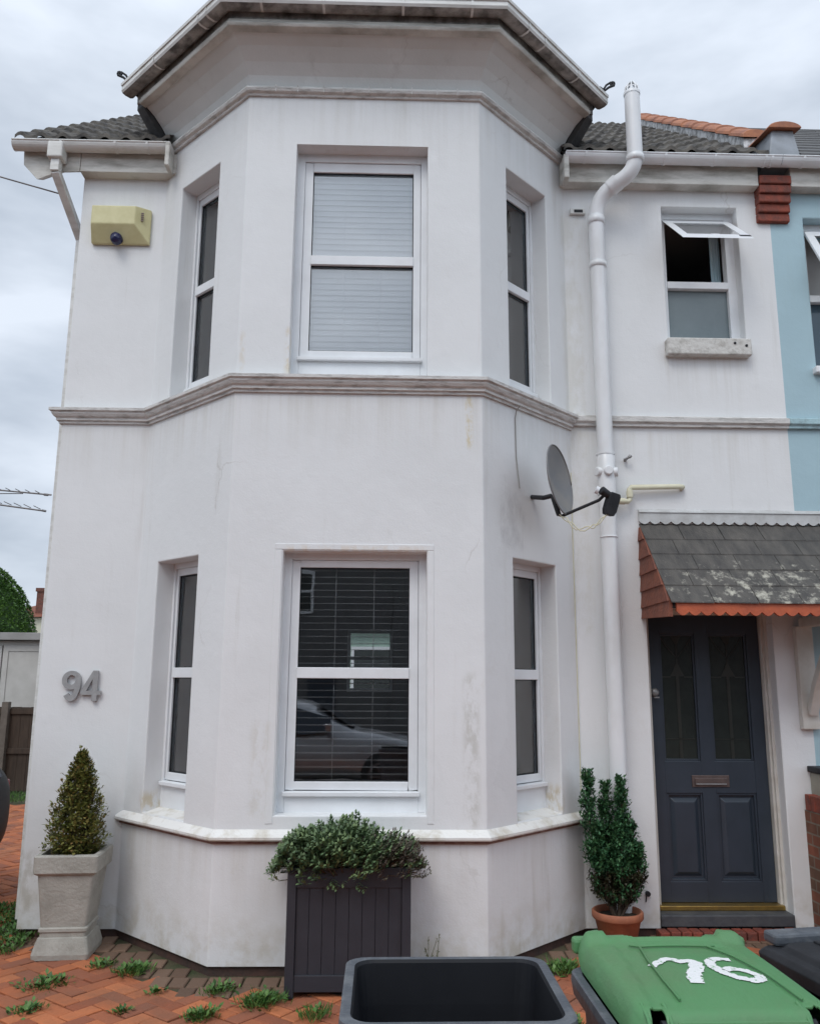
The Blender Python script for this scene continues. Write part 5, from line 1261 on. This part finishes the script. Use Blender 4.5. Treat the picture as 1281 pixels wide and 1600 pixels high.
for i_ in range(14):
    for j_ in range(28):
        def q_(i, j): a, b = -pi/2+pi*i/14, 2*pi*j/28; return (RX*.95*cos(a)*cos(b), RY*.95*cos(a)*sin(b), ZC+RZ*.95*sin(a))
        m.face([q_(i_, j_), q_(i_, j_+1), q_(i_+1, j_+1), q_(i_+1, j_)], a=.12)
m.build('crown', LHEDGE, tr, attr=True)
m = MB(); m.tube([(0, 0, 0), (.05, 0, 1.2), (0, 0, 3.2)], [.22, .17, .08], 12)
for k in range(6): a = k; m.tube([(0, 0, 1.2+.2*k), (1.2*cos(a), 1.1*sin(a), 2.4+.25*k)], [.07, .02], 8)
m.build('trunk', BARK, tr)
# far house
fh = thing('far_house', 'distant cream house with a red tiled hip roof and brick chimney', 'house', (-17.5, 40, GZ))
m = MB(); m.box(-4.2, 4.5, 0, 7, 0, 4.98); m.build('wall', CREAMW, fh)
m = MB(); A = [(-4.5, -.3, 5.0), (4.8, -.3, 5.0), (4.8, 7.3, 5.0), (-4.5, 7.3, 5.0)]; r1, r2 = (-.6, 3.5, 6.5), (1.8, 3.5, 6.5)
m.face([A[0], A[1], r2, r1]); m.face([A[1], A[2], r2]); m.face([A[2], A[3], r1, r2]); m.face([A[3], A[0], r1]); m.face(A[::-1]); rf = m.build('roof', REDROOF, fh, weld=True)
m = MB(); m.box(-1.93, -1.15, .25, 1.0, 4.9, 6.42); m.box(-1.99, -1.08, .19, 1.06, 6.42, 6.62); m.build('chimney', brickmat('chimney_brick', (.2, .06, .04), (.14, .05, .035), (.15, .12, .1)), rf)
for x in (-3, 0, 2.6):
    for z in (1, 3.2):
        if z < 3: pass
        m = MB(); m.box(x-.5, x+.5, -.03, .02, z, z+1.1); f = m.build('window', UPVC, fh); m = MB(); m.box(x-.42, x+.42, -.035, -.032, z+.08, z+1.02); m.build('pane', DGLASS, f)
# tv aerial
ae = thing('tv_aerial', 'thin metal television aerial at the left edge of the sky', 'aerial', (-5.2, 4, 3.9))
m = MB()
m.tube([(-.3, 0, .09), (1.02, -.0, -.02)], .010, 8); m.tube([(-.3, 0, -.06), (.95, .05, -.215)], .010, 8); m.tube([(-.3, 0, -.02), (.66, .03, .00)], .006, 6)
m.build('boom', ALU, ae)
m = MB()
for k in range(9):
    x = -.1+k*.12; z = .08-.083*x*1; m.tube([(x, -.10, z+.0), (x, .10, z)], .005, 6); m.tube([(x, -.10, z-.14-.02*k*.3), (x, .10, z-.14-.02*k*.3)], .005, 6)
m.tube([(.93, 0, -.015), (.98, 0, -.02)], .016, 8); m.tube([(.90, .05, -.205), (.95, .05, -.215)], .014, 8)
m.build('element', ALU, ae)
m = MB(); m.tube([(-.3, 0, .2), (-.3, 0, -3.945)], .022, 10); m.build('mast', ALU, ae)
# overhead cable to the corner of the house
m = MB(); A = Vector((-2.66, 0, 5.47)); B = Vector((-12, -3.0, 8.0)); pts = []
for i in range(25):
    t = i/24; p = A.lerp(B, t); p.z -= .35*4*t*(1-t); pts.append(p)
m.tube(pts, .0065, 6); tag(m.build('overhead_cable', ALU), 'thin overhead cable crossing the sky to the left eaves', 'cable')
# small black tub by the side wall
tb = thing('black_tub', 'small black plastic tub with pebbles beside the house side wall', 'tub', (-2.72, .92, GZ))
m = MB(); m.lathe([(0, 0), (.10, 0), (.11, .26), (.125, .27), (.125, .30), (.105, .30), (.10, .24), (0, .24)], n=24); m.build('tub_body', BLACKP, tb)
m = MB(); rn = random.Random(3)
for k in range(40):
    a = rn.uniform(0, 6.3); q = rn.random()**.5*.09; m.lathe([(0, -.014), (.012, -.008), (.016, 0), (.012, .008), (0, .014)], (q*cos(a), q*sin(a), .25+rn.random()*.03), 8)
m.build('pebbles', STONEP, tb)

# ------------------------------------------------------------------ cars
def car(label, loc, rz, paint):
    c = thing('parked_car', label, 'car', loc, rz=rz)
    # length along local y (nose at -y), width along x; sections (y, half width low, sill z, waist z, roof z, half width roof)
    secs = [(-2.10, .55, .42, .58, .60, .50), (-2.02, .74, .28, .68, .72, .66), (-1.75, .82, .20, .74, .80, .72), (-1.2, .86, .18, .80, .90, .72), (-.85, .87, .18, .84, .98, .68), (-.2, .87, .18, .88, 1.38, .58), (.4, .87, .18, .90, 1.44, .57), (1.1, .87, .18, .92, 1.40, .57), (1.65, .86, .20, .93, 1.22, .58), (1.92, .82, .26, .92, 1.02, .62), (2.06, .74, .34, .84, .90, .60), (2.12, .58, .42, .62, .66, .46)]
    rings = []
    for (y, w_, z0_, zw, zr_, wr) in secs:
        half = [(w_*.90, z0_), (w_*.985, z0_+(zw-z0_)*.25), (w_, z0_+(zw-z0_)*.55), (w_*.975, zw), (wr+(w_*.95-wr)*.12, zr_-(zr_-zw)*.18), (wr*.8, zr_-.005), (0, zr_+.01)]
        ring = [(x, y, z) for x, z in half]+[(-x, y, z) for x, z in half[-2::-1]]
        rings.append(ring)
    m = MB(); m.loft(rings, sm=True)
    b = m.build('body', paint, c, weld=True); sb = b.modifiers.new('sub', 'SUBSURF'); sb.levels = 1; sb.render_levels = 2
    m = MB()   # side glass and screens, standing just proud of the pillars
    for sx in (-1, 1):
        for ya_, yb_ in ((-.55, .25), (.32, 1.05), (1.1, 1.55)):
            q = []
            for y, top in ((ya_, 0), (yb_, 0), (yb_, 1), (ya_, 1)):
                t = 1 if -.2 < y < 1.2 else .55 if y < 0 else .7
                q.append((sx*((.868 if not top else .868-.24*t)+.012), y, (.93 if not top else .93+.38*t)))
            m.face(q)
    m.face([(-.64, -.88, 1.0), (.64, -.88, 1.0), (.54, -.30, 1.36), (-.54, -.30, 1.36)]); m.face([(-.58, 1.90, 1.06), (.58, 1.90, 1.06), (.53, 1.45, 1.36), (-.53, 1.45, 1.36)])
    m.build('window_glass', pmat('car_glass', (.02, .03, .045), (.02, .03, .05), 3, .08), c, weld='keep')
    for sx in (-1, 1):
        for y in (-1.32, 1.30):
            m = MB(); m.lathe([(.0, .10), (.20, .10), (.235, .09), (.30, .09), (.315, .06), (.315, -.06), (.30, -.09), (0, -.09)], n=30, T=lambda x, z, d, sx=sx, y=y: (sx*(.80+d*.9), y+x, .315+z)); wl = m.build('wheel', RUBBER, c)
            m = MB()
            for k in range(6): a = 2*pi*k/6; m.tube([(sx*.90, y, .315), (sx*.90, y+.2*cos(a), .315+.2*sin(a))], .02, 6)
            m.lathe([(.19, .0), (.215, .01), (.215, .02), (.19, .025)], n=26, T=lambda x, z, d, sx=sx, y=y: (sx*(.885+d), y+x, .315+z)); m.build('rim', BRONZE, wl)
        m = MB(); m.loft([rrect(.10, .05, .03, .70, 4, sx*.66, 1.98), rrect(.09, .05, .03, .86, 4, sx*.66, 1.97)]); m.build('tail_light', pmat('red_lens', (.25, .01, .01), (.2, .01, .01), 5, .2), c, bevel=.01)
        m = MB(); m.loft([rrect(.13, .06, .03, .58, 4, sx*.56, -2.0), rrect(.12, .05, .03, .68, 4, sx*.56, -1.97)]); m.build('headlight', UPVC, c, bevel=.01)
        m = MB(); m.loft([rrect(.09, .05, .03, .95, 4, sx*.98, -.52), rrect(.10, .06, .03, 1.06, 4, sx*.98, -.52)]); m.build('wing_mirror', paint, c, bevel=.01)
    return c
car('dark car at the left edge beside the house', (-3.985, -.6, GZ), 0, CARP)
car('silver car parked at the kerb, reflected in the lower front bay window', (-1.4, -8.6, GZ+.03), R(90), CARS)
PEBB = pmat('grey_pebbledash', (.17, .17, .17), (.14, .14, .14), 3, .9, .4, 50)
# ------------------------------------------------------------------ houses opposite, seen in the window glass
for i, (x, lab) in enumerate(((-12.4, 'brick terrace house across the street, left of the pair'), (-4.1, 'brick terrace house across the street, facing the bay'), (4.2, 'brick terrace house across the street, right of centre'), (12.5, 'brick terrace house across the street, far right'))):
    h = thing('terrace_house', lab, 'house', (x, -21, GZ), group='terrace houses across the street')
    m = MB(); m.box(-4.16, 4.16, -6, 0, 0, 6.0); m.build('wall', PEBB, h)
    m = MB(); m.loft([[(-4.15, .3, 6.0), (4.15, .3, 6.0), (4.15, -6.3, 6.0), (-4.15, -6.3, 6.0)], [(-4.15, -2.95, 8.4), (4.15, -2.95, 8.4), (4.15, -3.05, 8.4), (-4.15, -3.05, 8.4)]]); m.build('roof', SLATE, h)
    for (wx, wz, ww, wh) in ((-2.2, .9, 1.6, 1.5), (2.4, .9, .0, 0), (-2.2, 3.7, 1.5, 1.5), (1.2, 3.7, 1.0, 1.4)):
        if not ww: continue
        m = MB(); f_ = .09
        for a, b, c, d in ((-ww/2, -ww/2+f_, 0, wh), (ww/2-f_, ww/2, 0, wh), (-ww/2+f_, ww/2-f_, wh-f_, wh), (-ww/2+f_, ww/2-f_, 0, f_), (-ww/2+f_, ww/2-f_, wh*.5-.04, wh*.5+.04), (-.04, .04, f_, wh*.5-.04)): m.box(wx+a, wx+b, 0, .05, wz+c, wz+d)
        f = m.build('window', UPVC, h); m = MB(); m.box(wx-ww/2+.02, wx+ww/2-.02, .002, .012, wz+.02, wz+wh-.02); m.build('pane', DGLASS, f)
    m = MB(); m.box(1.6, 2.5, 0, .04, 0, 2.1); m.build('door', DOORM, h)
